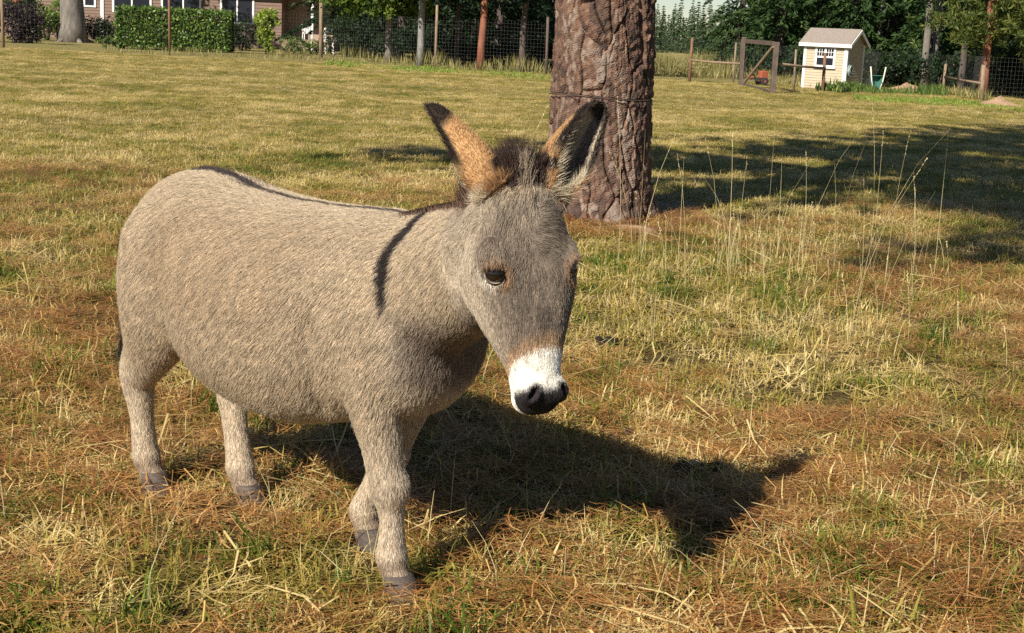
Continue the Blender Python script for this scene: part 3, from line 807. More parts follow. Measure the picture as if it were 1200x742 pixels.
for sg in (0, 1):                                  # two roof slopes
    y0 = -.16 if sg == 0 else D_ + .16; sl = (RH_ - EH) / (D_ / 2); z0 = EH - .16 * sl + .03
    a = Vector((.17, y0, z0)); b_ = Vector((.17, D_ / 2, RH_ + .03)); off = Vector((-W_ - .34, 0, 0)); up_ = Vector((0, 0, .05))
    ro = MB().prism([a, b_, b_ + up_, a + up_], off).build('roof', m_shingle, SH)
    nrow = 6
    for k in range(nrow):
        p = a.lerp(b_, k / nrow) + up_; q_ = a.lerp(b_, (k + 1.15) / nrow) + up_
        if k == nrow - 1: q_ = b_ + up_
        MB().prism([p + Vector((.01, 0, .002)), q_ + Vector((.01, 0, .002)), q_ + Vector((.01, 0, .008)), p + Vector((.01, 0, .020))], off - Vector((.02, 0, 0))).build('shingle_row', m_shingle, ro)
    MB().prism([a + Vector((.012, 0, -.10)), b_ + Vector((.012, 0, -.10)), b_ + Vector((.012, 0, .035)), a + Vector((.012, 0, .035))], (.03, 0, 0)).build('barge_board', m_white, SH)
    if sg == 0: MB().box(((.17 - W_ - .17) / 2, y0 - .018, z0 - .02), (W_ + .36, .03, .13)).build('fascia', m_white, SH)
WN = MB().box((-.86, -.03, 1.24), (.84, .05, .80)).build('window', m_white, SH)
for sx in (-.19, .19):
    for sz, hh_ in ((.19, .30), (-.17, .28)):
        MB().box((-.86 + sx, -.045, 1.24 + sz), (.29, .03, hh_)).build('pane', m_glass, WN)
    mb = MB()
    for k in (-1, 0, 1):
        if k: mb.box((-.86 + sx + k * .05, -.062, 1.24 + .19), (.018, .01, .30))
    mb.box((-.86 + sx, -.0625, 1.24 + .19), (.29, .012, .018))
    mb.build('muntin', m_white, WN)
MB().box((-.86, -.06, .83), (.90, .09, .05)).build('sill', m_white, SH)
# hose coil hanging at the corner
m_hose = surf('green_white_hose', (.10, .16, .12), (.55, .60, .55), 14, .5, 0)
t = empty('garden_hose', tuple(SH.matrix_world @ Vector((0, 0, 0)))); t.location = (g_.x, g_.y, 0); t.rotation_euler = (0, 0, -R(35)); tag(t, 'coiled pale green garden hose hanging on the shed corner', 'hose')
for k, (r, dz, dx) in enumerate(((.17, 0, .05), (.15, -.02, .075), (.18, -.05, .10), (.13, .02, .12))):
    MB().tube([(.02 + dx, .20 + r * math.cos(a), .78 + dz + r * 1.15 * math.sin(a)) for a in (2 * math.pi * j / 18 for j in range(19))], [.021] * 19, 6).build('coil', m_hose, t, True)
MB().box((.04, .20, .95), (.09, .10, .03)).build('hook', m_post_dark, t)

# ---- things around the shed
def barrel():
    g_ = ground_at(1050, 101); t = empty('compost_barrel', (g_.x, g_.y, 0), R(-14)); tag(t, 'dark horizontal barrel composter with a row of holes on a stand', 'barrel')
    m_ = surf('black_plastic', (.030, .028, .030), (.075, .068, .066), 5, .5, .2)
    L = .98; rr = .33; body = MB()
    body.tube([(-L / 2, 0, .62), (-L / 2 + .03, 0, .62), (-L / 6, 0, .62), (L / 6, 0, .62), (L / 2 - .03, 0, .62), (L / 2, 0, .62)], [rr * .9, rr, rr, rr, rr, rr * .9], 20)
    bo = body.build('drum', m_, t, True)
    for x in (-L / 3, 0, L / 3): MB().tube([(x - .02, 0, .62), (x + .02, 0, .62)], [rr + .015, rr + .015], 20).build('rib', m_, bo)
    m2 = surf('vent_hole', (.45, .43, .40), (.5, .48, .45), 5, .6, 0)
    for k in range(5): MB().tube([(-.36 + k * .18, -rr - .004, .70), (-.36 + k * .18, -rr + .05, .69)], [.030, .030], 8).build('vent', m2, bo)
    for x in (-L / 2 + .08, L / 2 - .08):
        MB().bar((x, -.30, 0), (x, .02, .42), .06).bar((x, .30, 0), (x, -.02, .42), .06).build('stand', m_post_dark, t)
barrel()
def barrow():
    g_ = ground_at(1026, 109); t = empty('wheelbarrow', (g_.x, g_.y, 0), R(8)); tag(t, 'green wheelbarrow stood on end with pale handles beside the shed', 'wheelbarrow')
    mg = surf('green_tray', (.035, .12, .10), (.06, .18, .14), 5, .5, .1); mh = surf('pale_handle', (.60, .54, .40), (.70, .64, .50), 6, .6, .1); mk = surf('tyre_rubber', (.02, .02, .02), (.05, .05, .05), 8, .8, .2)
    bm = bmesh.new(); a = [bm.verts.new(p) for p in ((-.20, 0, .18), (.20, 0, .18), (.28, .02, .66), (-.28, .02, .66))]; b_ = [bm.verts.new(p) for p in ((-.14, .24, .26), (.14, .24, .26), (.20, .26, .58), (-.20, .26, .58))]
    bm.faces.new(b_); 
    for i_ in range(4): bm.faces.new((a[i_], a[(i_ + 1) % 4], b_[(i_ + 1) % 4], b_[i_]))
    bmesh.ops.recalc_face_normals(bm, faces=bm.faces); bmesh.ops.solidify(bm, geom=list(bm.faces), thickness=.02)
    me = bpy.data.meshes.new('tray'); bm.to_mesh(me); bm.free(); link('tray', me, t, mg)
    for s in (-1, 1):
        MB().tube([(s * .10, -.05, .04), (s * .22, -.06, .45), (s * .30, -.04, .98)], [.024, .024, .026], 8).build('handle', mh, t, True)
        MB().bar((s * .18, -.06, .4), (s * .18, -.32, .35), .025).build('leg', mk, t)
    wh = MB().tube([(-.05, .0, .10), (-.03, 0, .10), (.03, 0, .10), (.05, 0, .10)], [.11, .14, .14, .11], 16).build('wheel', mk, t, True)
    MB().tube([(-.06, 0, .10), (.06, 0, .10)], [.05, .05], 10).build('hub', mg, wh)
barrow()
def tiller():
    g_ = ground_at(893, 101); t = empty('garden_tiller', (g_.x, g_.y + 1.0, 0), R(20)); tag(t, 'orange-red garden machine standing in the grass inside the gate', 'tiller')
    mr = surf('orange_paint', (.28, .07, .035), (.36, .10, .05), 6, .45, .1); mk = surf('machine_black', (.02, .02, .02), (.06, .05, .05), 8, .7, .2)
    MB().box((.22, 0, .42), (.34, .28, .30)).build('engine_cover', mr, t, bevel=.03)
    MB().box((-.34, 0, .34), (.16, .18, .18)).build('fuel_tank', mr, t, bevel=.02)
    MB().bar((-.42, 0, .26), (.34, 0, .26), .12, .08).build('frame', mk, t)
    for s in (-1, 1):
        wh = MB().tube([(.18, s * .19, .16), (.18, s * .27, .16)], [.16, .16], 16).build('wheel', mk, t)
        MB().tube([(.18, s * .18, .16), (.18, s * .28, .16)], [.05, .05], 10).build('hub', mr, wh)
        MB().tube([(-.2, s * .14, .3), (-.55, s * .20, .62), (-.75, s * .22, .66)], [.016] * 3, 7).build('handle', mk, t, True)
tiller()
m_dirt = surf('bare_soil', (.26, .155, .085), (.42, .28, .17), 9, .95, .8)
def mound(u, v, rx, ry, h, label):
    g_ = ground_at(u, v); V, F = [], []; n1_, n2_ = 14, 28; nz = Noise(int(u), 5)
    for i_ in range(n1_ + 1):
        f = i_ / n1_
        for j in range(n2_):
            a = 2 * math.pi * j / n2_; w_ = 1 + .22 * math.sin(3 * a + u) + .1 * math.sin(7 * a)
            z = h * (1 - f) ** 1.3 * (1 + .2 * math.sin(2 * a)); p = np.array((rx * f * w_ * math.cos(a), ry * f * w_ * math.sin(a), z)); p[2] += .035 * float(nz(p[None])[0]) * (1 - f) - .03 * f
            V.append(p)
    F = [(i_ * n2_ + j, i_ * n2_ + (j + 1) % n2_, (i_ + 1) * n2_ + (j + 1) % n2_, (i_ + 1) * n2_ + j) for i_ in range(n1_) for j in range(n2_)]
    o_ = link('soil_mound', np_mesh('soil_mound', V, F, True), None, m_dirt); o_.location = (g_.x, g_.y, 0); tag(o_, label, 'mound', 'heaps of bare soil')
mound(1062, 109, 1.15, .8, .42, 'heap of reddish soil in front of the barrel')
mound(1172, 124, 1.0, .7, .26, 'low heap of bare soil at the far right under the pine')
mound(716, 268, .0 + .75, .38, .035, 'low scuffed patch of bare earth at the foot of the big trunk')

# ---- weeds along the fences
def weeds(u0, u1, v0, v1, n, h0, h1, seed, mat, label, w=.03, name='tall_weeds'):
    g = np.random.default_rng(seed); Vs = []; Ts = []
    P = [ground_at(u, v0 + (v1 - v0) * (u - u0) / (u1 - u0) + g.normal(0, 1.0 if h1 > .1 else 2.2)) for u in g.uniform(u0, u1, n)]
    P = np.array([(p.x, p.y, 0) for p in P]); h = g.uniform(h0, h1, n) * (1 + .35 * np.sin(P[:, 0] * 1.7 + seed))
    D = nrm(np.array((0, 0, 1.)) + g.normal(0, .20, (n, 3))); C = P + D * (h / 2)[:, None]
    V, F, tn = leafs(C, D, nrm(g.normal(size=(n, 3)) * [1, 1, .1]), h, g.uniform(.6, 1.4, n) * w, np.clip(g.normal(.55, .22, n), 0, 1))
    tag(link(name, np_mesh(name, V, F, False, tone=tn), None, mat), label, 'weeds', None, 'stuff')
m_lime2 = foliage_mat('fresh_grass', (.09, .15, .02), (.17, .25, .035), (.30, .34, .07))
weeds(120, 400, 61, 72, 700, .12, .36, 1, m_weed, 'dry weeds along the fence below the hedge')
weeds(400, 645, 72, 88, 800, .2, .7, 2, m_weed, 'straw weeds along the fence below the dark wood')
weeds(735, 866, 86, 92, 2600, .3, .95, 3, m_weed, 'tall yellow weeds behind the rail left of the gate')
weeds(735, 866, 82, 88, 2000, .3, 1.1, 4, m_weed, 'second belt of tall yellow weeds farther behind the rail')
weeds(905, 975, 97, 103, 1100, .2, .6, 5, m_weed, 'tall yellow weeds between gate and shed', .03)
weeds(870, 905, 91, 95, 500, .2, .6, 15, m_weed, 'yellow weeds seen through the gate', .03)
weeds(955, 1110, 106, 112, 1300, .12, .40, 6, m_shrub, 'low green weeds along the fence below the shed', .05)
weeds(1090, 1160, 108, 119, 500, .2, .6, 7, m_weed, 'dry weeds below the low rail at the right')
weeds(380, 650, 74, 91, 3600, .03, .09, 8, m_lime2, 'strip of fresh green grass below the dark wood', .05, 'green_grass')
weeds(1000, 1210, 114, 127, 3000, .03, .09, 9, m_lime2, 'strip of fresh green grass at the right fence', .05, 'green_grass')
def bush(name, u, v, blobs, n, size, mat, label, seed, aspect=.65, y=None, cat='bush', group=None, stem=.05, hang=0.0):
    g_ = ground_at(u, v)
    if y: g_ = Vector((at(u, v, y).x, y, 0))
    t = empty(name, (g_.x, g_.y, 0)); tag(t, label, cat, group)
    link('foliage', cloud_mesh(seed, blobs, n, size, aspect, hang), t, mat)
    zt = max(b_[0][2] for b_ in blobs)
    for k in range(4):
        a = random.uniform(0, 6.28); MB().tube([(.06 * math.cos(a), .06 * math.sin(a), -.05), (.2 * math.cos(a), .2 * math.sin(a), zt * .5), (.32 * math.cos(a), .32 * math.sin(a), zt)], [stem, stem * .7, stem * .3], 6).build('stem', m_bark_dark, t, True)
    return t
bush('weed_bush', 985, 109, [((0, 0, .22), (.5, .4, .28), 1), ((-.45, .1, .15), (.3, .3, .2), .4)], 900, .08, m_shrub, 'low green bush at the foot of the shed corner', 501, stem=.015)
bush('weed_bush', 1100, 111, [((0, 0, .12), (.7, .4, .16), 1)], 700, .08, m_shrub, 'flat grey-green bush below the low rail at the right', 502, stem=.015)
for k, (u, v, rx, h, lb) in enumerate(((775, 86, 1.5, .7, 'brown-green scrub mound beside the big trunk at the right'), (800, 84, 1.3, .8, 'scrub bush behind the rusty fence post'), (838, 85, 1.2, .6, 'scrub bush behind the rail left of the gate'))):
    bush('scrub_bush', u, v, [((0, 0, h * .45), (rx, .8, h * .55), 1)], 1500, .11, m_weed, lb, 510 + k, stem=.02, y=58 + 2 * k)
# ================================================================== garden and house at the left
HY = 80.0
m_wall = surf('brown_siding', (.19, .125, .095), (.25, .17, .13), 2, .85, .2, (1, 1, 10))
m_wall_tan = surf('tan_siding_house', (.34, .235, .17), (.40, .285, .21), 2, .85, .2, (1, 1, 10))
m_roof = surf('house_roof', (.10, .09, .085), (.17, .15, .14), 10, .95, .4)
xa, xb = at(-70, 30, HY).x, at(330, 30, HY).x; xc = at(388, 30, HY).x
HO = empty('house', (xa, HY, 0)); tag(HO, 'long brown house with white framed windows behind the hedge', 'house')
MB().box(((xb - xa) / 2, 3.0, 2.0), (xb - xa, 6.0, 4.0)).build('wall', m_wall, HO)
MB().box(((xb - xa) + (xc - xb) / 2, 4.0, 2.0), (xc - xb - .02, 4.0, 4.0)).build('porch_wall', m_wall_tan, HO)
MB().prism([(-.6, -1.0, 3.75), (-.6, 7.0, 3.75), (-.6, 3.0, 5.9)], (xc - xa + 1.2, 0, 0)).build('roof', m_roof, HO)
MB().box(((xc - xa) / 2, -1.02, 3.8), (xc - xa + 1.2, .06, .22)).build('fascia', m_white, HO)
MB().box(((xb - xa) + (xc - xb) / 2 - .1, 1.0, .32), (xc - xb, 2.2, .64)).build('porch_floor', m_post, HO)
for k in range(20):
    MB().box(((xb - xa) / 2, -.012, .12 + k * .2), ((xb - xa), .03, .17)).build('siding_board', m_wall, HO)
px_ = at(366, 30, HY).x - xa
MB().box((px_, -.06, 1.85), (.15, .15, 3.7)).build('porch_post', m_white, HO)
def win(u0, u1, v0, vs, mull):
    a, b_ = at(u0, vs, HY), at(u1, vs, HY); x0, x1 = a.x - xa, b_.x - xa; z0, z1 = a.z, 3.45
    cx_, w_ = (x0 + x1) / 2, x1 - x0
    f = MB()
    f.box((x0 + .06, -.05, (z0 + z1) / 2), (.12, .08, z1 - z0)).box((x1 - .06, -.05, (z0 + z1) / 2), (.12, .08, z1 - z0)).box((cx_, -.052, z0 + .05), (w_ - .24, .08, .10)).box((cx_, -.052, z1 - .05), (w_ - .24, .08, .10))
    wo = f.build('window', m_white, HO)
    xs_ = [x0 + .12] + [at(m_, vs, HY).x - xa for m_ in mull] + [x1 - .12]
    for p, q_ in zip(xs_, xs_[1:]):
        MB().box(((p + q_) / 2, -.03, (z0 + z1) / 2), (q_ - p - .05, .03, z1 - z0 - .2)).build('pane', m_glass, wo)
    for m_ in xs_[1:-1]: MB().box((m_, -.05, (z0 + z1) / 2), (.09, .075, z1 - z0 - .2)).build('mullion', m_white, wo)
win(98, 113, 0, 8, [])
win(132, 178, 0, 14, [155])
win(189, 236, 0, 16, [215])
win(258, 298, 0, 27, [278])
MB().box((at(120, 10, HY).x - xa, -.05, 1.9), (.20, .07, 3.8)).build('trim_board', m_white, HO)

# big garden tree
g_ = ground_at(86, 50)
t = empty('garden_tree', (g_.x, g_.y, 0)); tag(t, 'thick grey-brown trunk on the garden lawn left of the hedge', 'tree')
trunk('trunk', 7, .66, .50, m_bark_grey, t, (-.1, 0), .2, 18)
for k in range(5):
    a = k * 1.26 + .4; MB().tube([(.5 * math.cos(a), .5 * math.sin(a), .16), (.95 * math.cos(a), .95 * math.sin(a), .02), (1.25 * math.cos(a), 1.25 * math.sin(a), -.06)], [.22, .12, .05], 8).build('root', m_bark_grey, t, True)
link('crown', cloud_mesh(601, [((0, 0, 7), (4.5, 4, 2.4), 1)], 3500, .28, .6, name='crown'), t, m_maple)
# hedge
h0, h1 = at(140, 58, 64).x, at(268, 58, 64).x
HE = empty('hedge', ((h0 + h1) / 2, 64.2, 0)); tag(HE, 'clipped dense green hedge in front of the house windows', 'hedge')
hw_ = (h1 - h0) / 2
gh = np.random.default_rng(602); nh_ = 17000
ph_ = gh.uniform(-1, 1, (nh_, 3)); fc_ = gh.integers(0, 4, nh_)                # most leaves sit in the clipped faces
ph_[fc_ == 0, 1] = -1; ph_[fc_ == 1, 2] = 1; ph_[fc_ == 2, 0] = np.sign(ph_[fc_ == 2, 0])
ph_ = ph_ * np.array((hw_, .6, .92)) + np.array((0, 0, .98)) + gh.normal(0, .075, (nh_, 3))
vh_, fh_, th_ = leafs(ph_, rdir(nh_, gh), nrm(rdir(nh_, gh) + np.array((-.3, -.6, .5))), gh.uniform(.10, .20, nh_), gh.uniform(.06, .11, nh_), np.clip(gh.normal(.45, .22, nh_), 0, 1))
link('foliage', np_mesh('foliage', vh_, fh_, False, tone=th_), HE, m_hedge)
MB().box((0, 0, .85), (2 * hw_ - .9, .5, 1.3)).build('branches', m_bark_dark, HE)
bush('round_bush', 118, 46, [((0, 0, .75), (1.1, .8, .75), 1)], 2600, .13, m_fir_shade, 'dark green rounded bush between garden trunk and hedge', 603, y=72)
bush('purple_bush', 24, 54, [((0, 0, 1.25), (1.35, 1.0, .9), 1.4), ((.2, 0, .5), (.8, .7, .6), .6)], 4200, .13, m_purple, 'dark purple-leaved bush at the left edge', 604, y=63)
bush('purple_bush', -25, 54, [((0, 0, 1.3), (1.2, 1.0, 1.2), 1)], 2500, .13, m_purple, 'dark purple-leaved bush cut off by the left edge', 605, y=64)
bush('lime_bush', 313, 64, [((0, 0, 1.75), (.62, .5, .55), 1.2), ((-.1, 0, 1.0), (.42, .4, .5), .8), ((.05, 0, .45), (.3, .3, .4), .4)], 2200, .16, m_lime, 'bright yellow-green leafy shrub right of the hedge', 606, y=64, stem=.03)
bush('lily_clump', 127, 57, [((0, 0, .35), (.55, .3, .3), 1)], 420, .24, m_shrub, 'small leafy clump with pale tips on the lawn left of the hedge', 607, .22, y=62, cat='plant', stem=.01, hang=-.8)
rb = bush('rose_bush', 27, 40, [((0, 0, 1.7), (1.2, .8, .7), 1), ((.2, 0, 2.5), (.9, .7, .6), .7)], 2400, .16, m_shrub, 'green shrub with coral flowers behind the purple bush', 608, y=70)
link('blossom', cloud_mesh(609, [((-.1, -.7, 2.3), (.7, .25, .35), 1)], 70, .22, .9), rb, foliage_mat('coral_petals', (.5, .16, .10), (.62, .26, .18), (.75, .42, .32)))
bush('yucca_plant', 68, 36, [((0, 0, 1.5), (.55, .5, .9), 1)], 420, .55, m_maple, 'spiky yellow-green plant left of the garden trunk', 610, .10, y=75, cat='plant')
bush('garden_bush', 55, 40, [((0, 0, .9), (1.0, .8, .9), 1)], 2200, .15, m_hedge, 'mid green bush left of the garden trunk', 611, y=74)
bush('porch_bush', 345, 52, [((0, 0, .45), (.9, .5, .45), 1), ((1.2, 0, .4), (.7, .5, .4), .6)], 2000, .11, m_shrub, 'low green planting below the porch', 612, y=70, stem=.02)
bush('shade_bush', 282, 45, [((0, 0, .9), (1.0, .6, .8), 1)], 2000, .13, m_fir_shade, 'dark bush below the rightmost house window', 613, y=70)
bush('shade_bush', 410, 50, [((0, 0, 1.0), (1.6, .8, 1.1), 1)], 3000, .14, m_fir_shade, 'dark bush right of the porch post', 614, y=66)
for k, (u, y, s_) in enumerate(((470, 64, .9), (530, 63, .8), (590, 62, 1.0), (630, 63, 1.0), (500, 68, 1.1), (560, 68, 1.1), (440, 69, 1.2))):
    bush('undergrowth', u, 70, [((0, 0, .8 * s_), (1.7, .8, 1.0 * s_), 1)], 2000, .16, m_fir_shade, 'dark undergrowth between the trunks of the left wood', 620 + k, y=y, cat='bush', group='undergrowth of the left wood')
for k, (u, y, s_) in enumerate(((880, 62, .8), (925, 60, .9), (1020, 58, .9), (1060, 59, 1.0), (1100, 58, 1.0), (1140, 56, 1.1), (1185, 54, 1.3), (1225, 54, 1.3))):
    bush('undergrowth', u, 70, [((0, 0, .8 * s_), (1.9, .8, 1.0 * s_), 1)], 2000, .16, m_fir_shade, 'dark undergrowth at the foot of the right wood', 640 + k, y=y, cat='bush', group='undergrowth of the right wood')
# white garden chairs by the porch
def chair(u, y, label, rz):
    p = at(u, 50, y); t = empty('garden_chair', (p.x, y, 0), rz); tag(t, label, 'chair', 'white garden chairs')
    zb = .62 if u < 380 else .3
    t.location.z = zb if u < 380 else 0
    for x_ in (-.24, .24):
        for y_ in (-.22, .22): MB().bar((x_, y_, 0), (x_ * .95, y_ * .95, .42), .045).build('leg', m_white, t)
        MB().box((x_ * 1.1, 0, .62), (.07, .5, .03)).build('armrest', m_white, t)
    MB().box((0, 0, .43), (.54, .5, .035)).build('seat', m_white, t)
    for k in range(5): MB().bar((-.2 + k * .1, .22, .45), (-.22 + k * .11, .36, .98), .075, .02).build('slat', m_white, t)
chair(360, 78.5, 'white garden chair at the foot of the porch post', R(25))
def table(u, v, y):
    p = at(u, v, y); t = empty('white_tub', (p.x, y, 0)); tag(t, 'white covered stand right of the porch post', 'stand')
    z = p.z; MB().box((0, 0, z - .12), (.62, .5, .24), taper=.9).build('top', m_white, t, bevel=.03)
    for x_ in (-.22, .22):
        for y_ in (-.18, .18): MB().bar((x_, y_, 0), (x_, y_, z - .22), .05).build('leg', m_white, t)
table(386, 33, 72)
# ================================================================== the donkey
DONK = empty('donkey', (-0.655, 3.66, 0.0), math.atan2(-0.62, 0.785))
tag(DONK, 'shaggy grey-brown donkey with white muzzle and dark shoulder stripe standing on the grass', 'donkey')
dm = Matrix.Translation(DONK.location) @ Matrix.Rotation(DONK.rotation_euler.z, 4, 'Z')
dmi = dm.inverted()
def loc(w):                                       # world -> donkey
    return np.array(dmi @ Vector(w))
def locd(w):
    return np.array(dmi.to_3x3() @ Vector(w))

def loft(rings):
    """closed skin over rings of equal length"""
    V = np.concatenate(rings); n = len(rings[0]); F = []
    for i in range(len(rings) - 1):
        for k in range(n):
            F.append((i * n + k, i * n + (k + 1) % n, (i + 1) * n + (k + 1) % n, (i + 1) * n + k))
    c0, c1 = len(V), len(V) + 1
    V = np.concatenate([V, [rings[0].mean(0)], [rings[-1].mean(0)]])
    T = []
    for k in range(n):
        T.append((c0, (k + 1) % n, k)); b = (len(rings) - 1) * n
        T.append((c1, b + k, b + (k + 1) % n))
    return V, F + T

def resample(st, m):
    """smooth the station table to m rows (Catmull-Rom)"""
    st = np.array(st, float); n = len(st)
    out = []
    for t in np.linspace(0, n - 1, m):
        i = min(int(t), n - 2); f = t - i
        p0, p1, p2, p3 = st[max(i - 1, 0)], st[i], st[i + 1], st[min(i + 2, n - 1)]
        out.append(.5 * ((2 * p1) + (-p0 + p2) * f + (2 * p0 - 5 * p1 + 4 * p2 - p3) * f * f + (-p0 + 3 * p1 - 3 * p2 + p3) * f ** 3))
    return np.array(out)

TH = np.linspace(0, 2 * math.pi, 48, endpoint=False)
def sell(e):                                      # superellipse unit ring
    c, s = np.cos(TH), np.sin(TH)
    return np.sign(c) * np.abs(c) ** (2 / e), np.sign(s) * np.abs(s) ** (2 / e)

pieces = []
# torso: x, top, bottom, half width
torso = [(-.605, .89, .74, .04), (-.585, .95, .66, .105), (-.535, 1.0, .58, .165), (-.46, 1.035, .54, .20), (-.36, 1.055, .515, .222),
         (-.26, 1.05, .46, .25), (-.14, 1.025, .41, .285), (.02, 1.01, .385, .30), (.16, 1.008, .385, .297),
         (.28, 1.015, .415, .265), (.38, 1.022, .445, .235), (.46, 1.025, .468, .215), (.54, 1.01, .485, .195), (.60, .965, .51, .18), (.655, .88, .565, .145), (.685, .82, .64, .08)]
c, s = sell(2.25)
rings = []
for x, tp, bt, hw in resample(torso, 44):
    zc = bt + (tp - bt) * .5; hh = (tp - bt) / 2
    narrow = 1 - .12 * np.maximum(s, 0) ** 2                # a little narrower over the back
    rings.append(np.stack([np.full(48, x), c * hw * narrow, zc + s * hh], -1))
pieces.append(loft(rings))

# head frame in donkey coordinates
POLL = loc((0.004, 2.93, 1.145)); YAWH = R(32)
fwd = Vector((math.sin(YAWH), -math.cos(YAWH), 0)); PH = R(74)
HA = locd(fwd * math.cos(PH) + Vector((0, 0, -math.sin(PH))))
HN = locd(fwd * math.sin(PH) + Vector((0, 0, math.cos(PH))))
HT = np.cross(HN, HA) * -1.0
if HT @ locd((1, 0, 0)) < 0: HT = -HT              # image right = the donkey's left
HL = .52
# s, half width, front, back
head = [(-.05, .04, .02, .03), (-.03, .07, .045, .06), (.02, .092, .056, .09), (.08, .108, .064, .12), (.14, .124, .071, .15), (.20, .126, .074, .168),
        (.26, .112, .073, .163), (.31, .092, .066, .138), (.36, .071, .060, .100), (.41, .058, .055, .07), (.445, .056, .053, .058), (.475, .054, .046, .054), (.497, .042, .028, .040), (.508, .022, .01, .015)]
c, s = sell(2.35)
rings = []
for q, hw, fr, bk in resample(head, 48):
    cen = POLL + HA * q
    dep = np.where(s > 0, fr, bk) * s
    wid = c * hw * np.where(s < 0, 1 - .22 * s * s, 1 - .16 * s * s)
    rings.append(cen + HT * wid[:, None] + HN * dep[:, None])
pieces.append(loft(rings))
def hpt(q, t, n): return POLL + HA * q + HT * t + HN * n

# neck: centre, half height, half width
nb = [np.array((.36, 0, .77)), np.array((.50, -.015, .815)), np.array((.64, -.05, .872)), np.array((.78, -.10, .93)), np.array((.885, -.135, .985)), hpt(.05, 0, -.03)]
nh = [.20, .20, .183, .16, .135, .10]; nw = [.16, .158, .142, .122, .104, .088]
nst = resample(np.concatenate([np.array(nb), np.array(nh)[:, None], np.array(nw)[:, None]], 1), 24)
c, s = sell(2.1)
rings = []
for i in range(24):
    d = nrm(nst[min(i + 1, 23), :3] - nst[max(i - 1, 0), :3])
    side = nrm(np.cross(np.array((0, 0, 1.)), d)); up = np.cross(d, side)
    wid = c * nst[i, 4] * (1 - .3 * np.maximum(s, 0) ** 2)
    rings.append(nst[i, :3] + side * wid[:, None] + up * (s * nst[i, 3])[:, None])
pieces.append(loft(rings))
CREST = nst                                       # reused by the mane

def blob(cn, ax, M=None, seg=24):
    u = np.linspace(0, math.pi, 14)[1:-1]
    rings = [np.stack([np.cos(TH[::2]) * math.sin(a), np.sin(TH[::2]) * math.sin(a), np.full(24, math.cos(a))], -1) * np.array(ax) for a in u]
    if M is not None: rings = [r @ M for r in rings]
    pieces.append(loft([r + np.array(cn) for r in rings]))

def limb(st, m=30):
    st = resample(st, m); rings = []
    for i in range(m):
        d = nrm(st[min(i + 1, m - 1), :3] - st[max(i - 1, 0), :3])
        fx = nrm(np.array((1., 0, 0)) - d * d[0]); sy = np.cross(d, fx)
        rings.append(st[i, :3] + fx * (np.cos(TH[::2]) * st[i, 3])[:, None] + sy * (np.sin(TH[::2]) * st[i, 4])[:, None])
    pieces.append(loft(rings))

# fore legs: x y z, half depth, half width
limb([(.46, -.14, .74, .12, .07), (.48, -.135, .60, .085, .070), (.497, -.12, .50, .064, .062), (.51, -.108, .42, .053, .052), (.522, -.100, .345, .047, .047), (.535, -.096, .305, .055, .053), (.537, -.095, .275, .051, .048),
      (.539, -.093, .24, .035, .036), (.542, -.091, .19, .031, .032), (.543, -.09, .135, .036, .037), (.543, -.09, .105, .043, .042), (.556, -.09, .07, .033, .035), (.570, -.09, .04, .041, .041)])
limb([(.43, .14, .74, .12, .07), (.43, .135, .60, .085, .070), (.41, .125, .50, .064, .062), (.385, .112, .42, .053, .052), (.36, .103, .345, .047, .047), (.348, .10, .305, .055, .053), (.332, .098, .275, .051, .048),
      (.312, .097, .24, .035, .036), (.285, .095, .19, .031, .032), (.262, .094, .135, .036, .037), (.256, .092, .105, .043, .042), (.268, .09, .07, .033, .035), (.283, .09, .04, .041, .041)])
# hind legs
limb([(-.39, -.13, .86, .17, .10), (-.40, -.145, .72, .165, .098), (-.42, -.145, .60, .14, .088), (-.465, -.128, .52, .105, .074), (-.52, -.11, .455, .08, .06), (-.57, -.098, .40, .068, .052),
      (-.588, -.09, .36, .058, .046), (-.585, -.085, .29, .042, .039), (-.58, -.08, .22, .035, .035), (-.575, -.075, .145, .037, .038), (-.570, -.073, .11, .044, .043), (-.554, -.07, .07, .034, .035), (-.537, -.07, .04, .041, .041)])
limb([(-.40, .13, .86, .19, .10), (-.37, .145, .72, .185, .098), (-.33, .145, .60, .155, .088), (-.33, .128, .52, .112, .074), (-.345, .11, .455, .083, .06), (-.352, .098, .40, .070, .052),
      (-.345, .09, .36, .060, .047), (-.33, .085, .29, .044, .040), (-.312, .08, .22, .037, .036), (-.29, .075, .145, .039, .039), (-.28, .073, .11, .045, .043), (-.260, .07, .07, .035, .035), (-.240, .07, .04, .041, .041)])
# muscle and bone that shape the surface
for sy in (-1, 1):
    blob((.46, sy * .125, .74), (.13, .085, .17))            # shoulder
    blob((-.41, sy * .125, .80), (.16, .105, .17))           # haunch
    blob(hpt(.19, sy * .072, -.065), (.075, .045, .09), np.array([HN, HT, HA]))     # cheek
    blob(hpt(.150, sy * (.106 if sy < 0 else .096), .034 if sy < 0 else .028), (.036, .030, .046) if sy < 0 else (.032, .024, .042), np.array([HN, HT, HA]))     # brow
    blob(hpt(.458, sy * .034, .026), (.03, .028, .03), np.array([HN, HT, HA]))       # nostril wing
    blob(hpt(0.0, sy * .06, -.005), (.04, .04, .045), np.array([HN, HT, HA]))        # ear base
blob(hpt(.473, 0, -.038), (.028, .042, .036), np.array([HN, HT, HA]))                 # chin

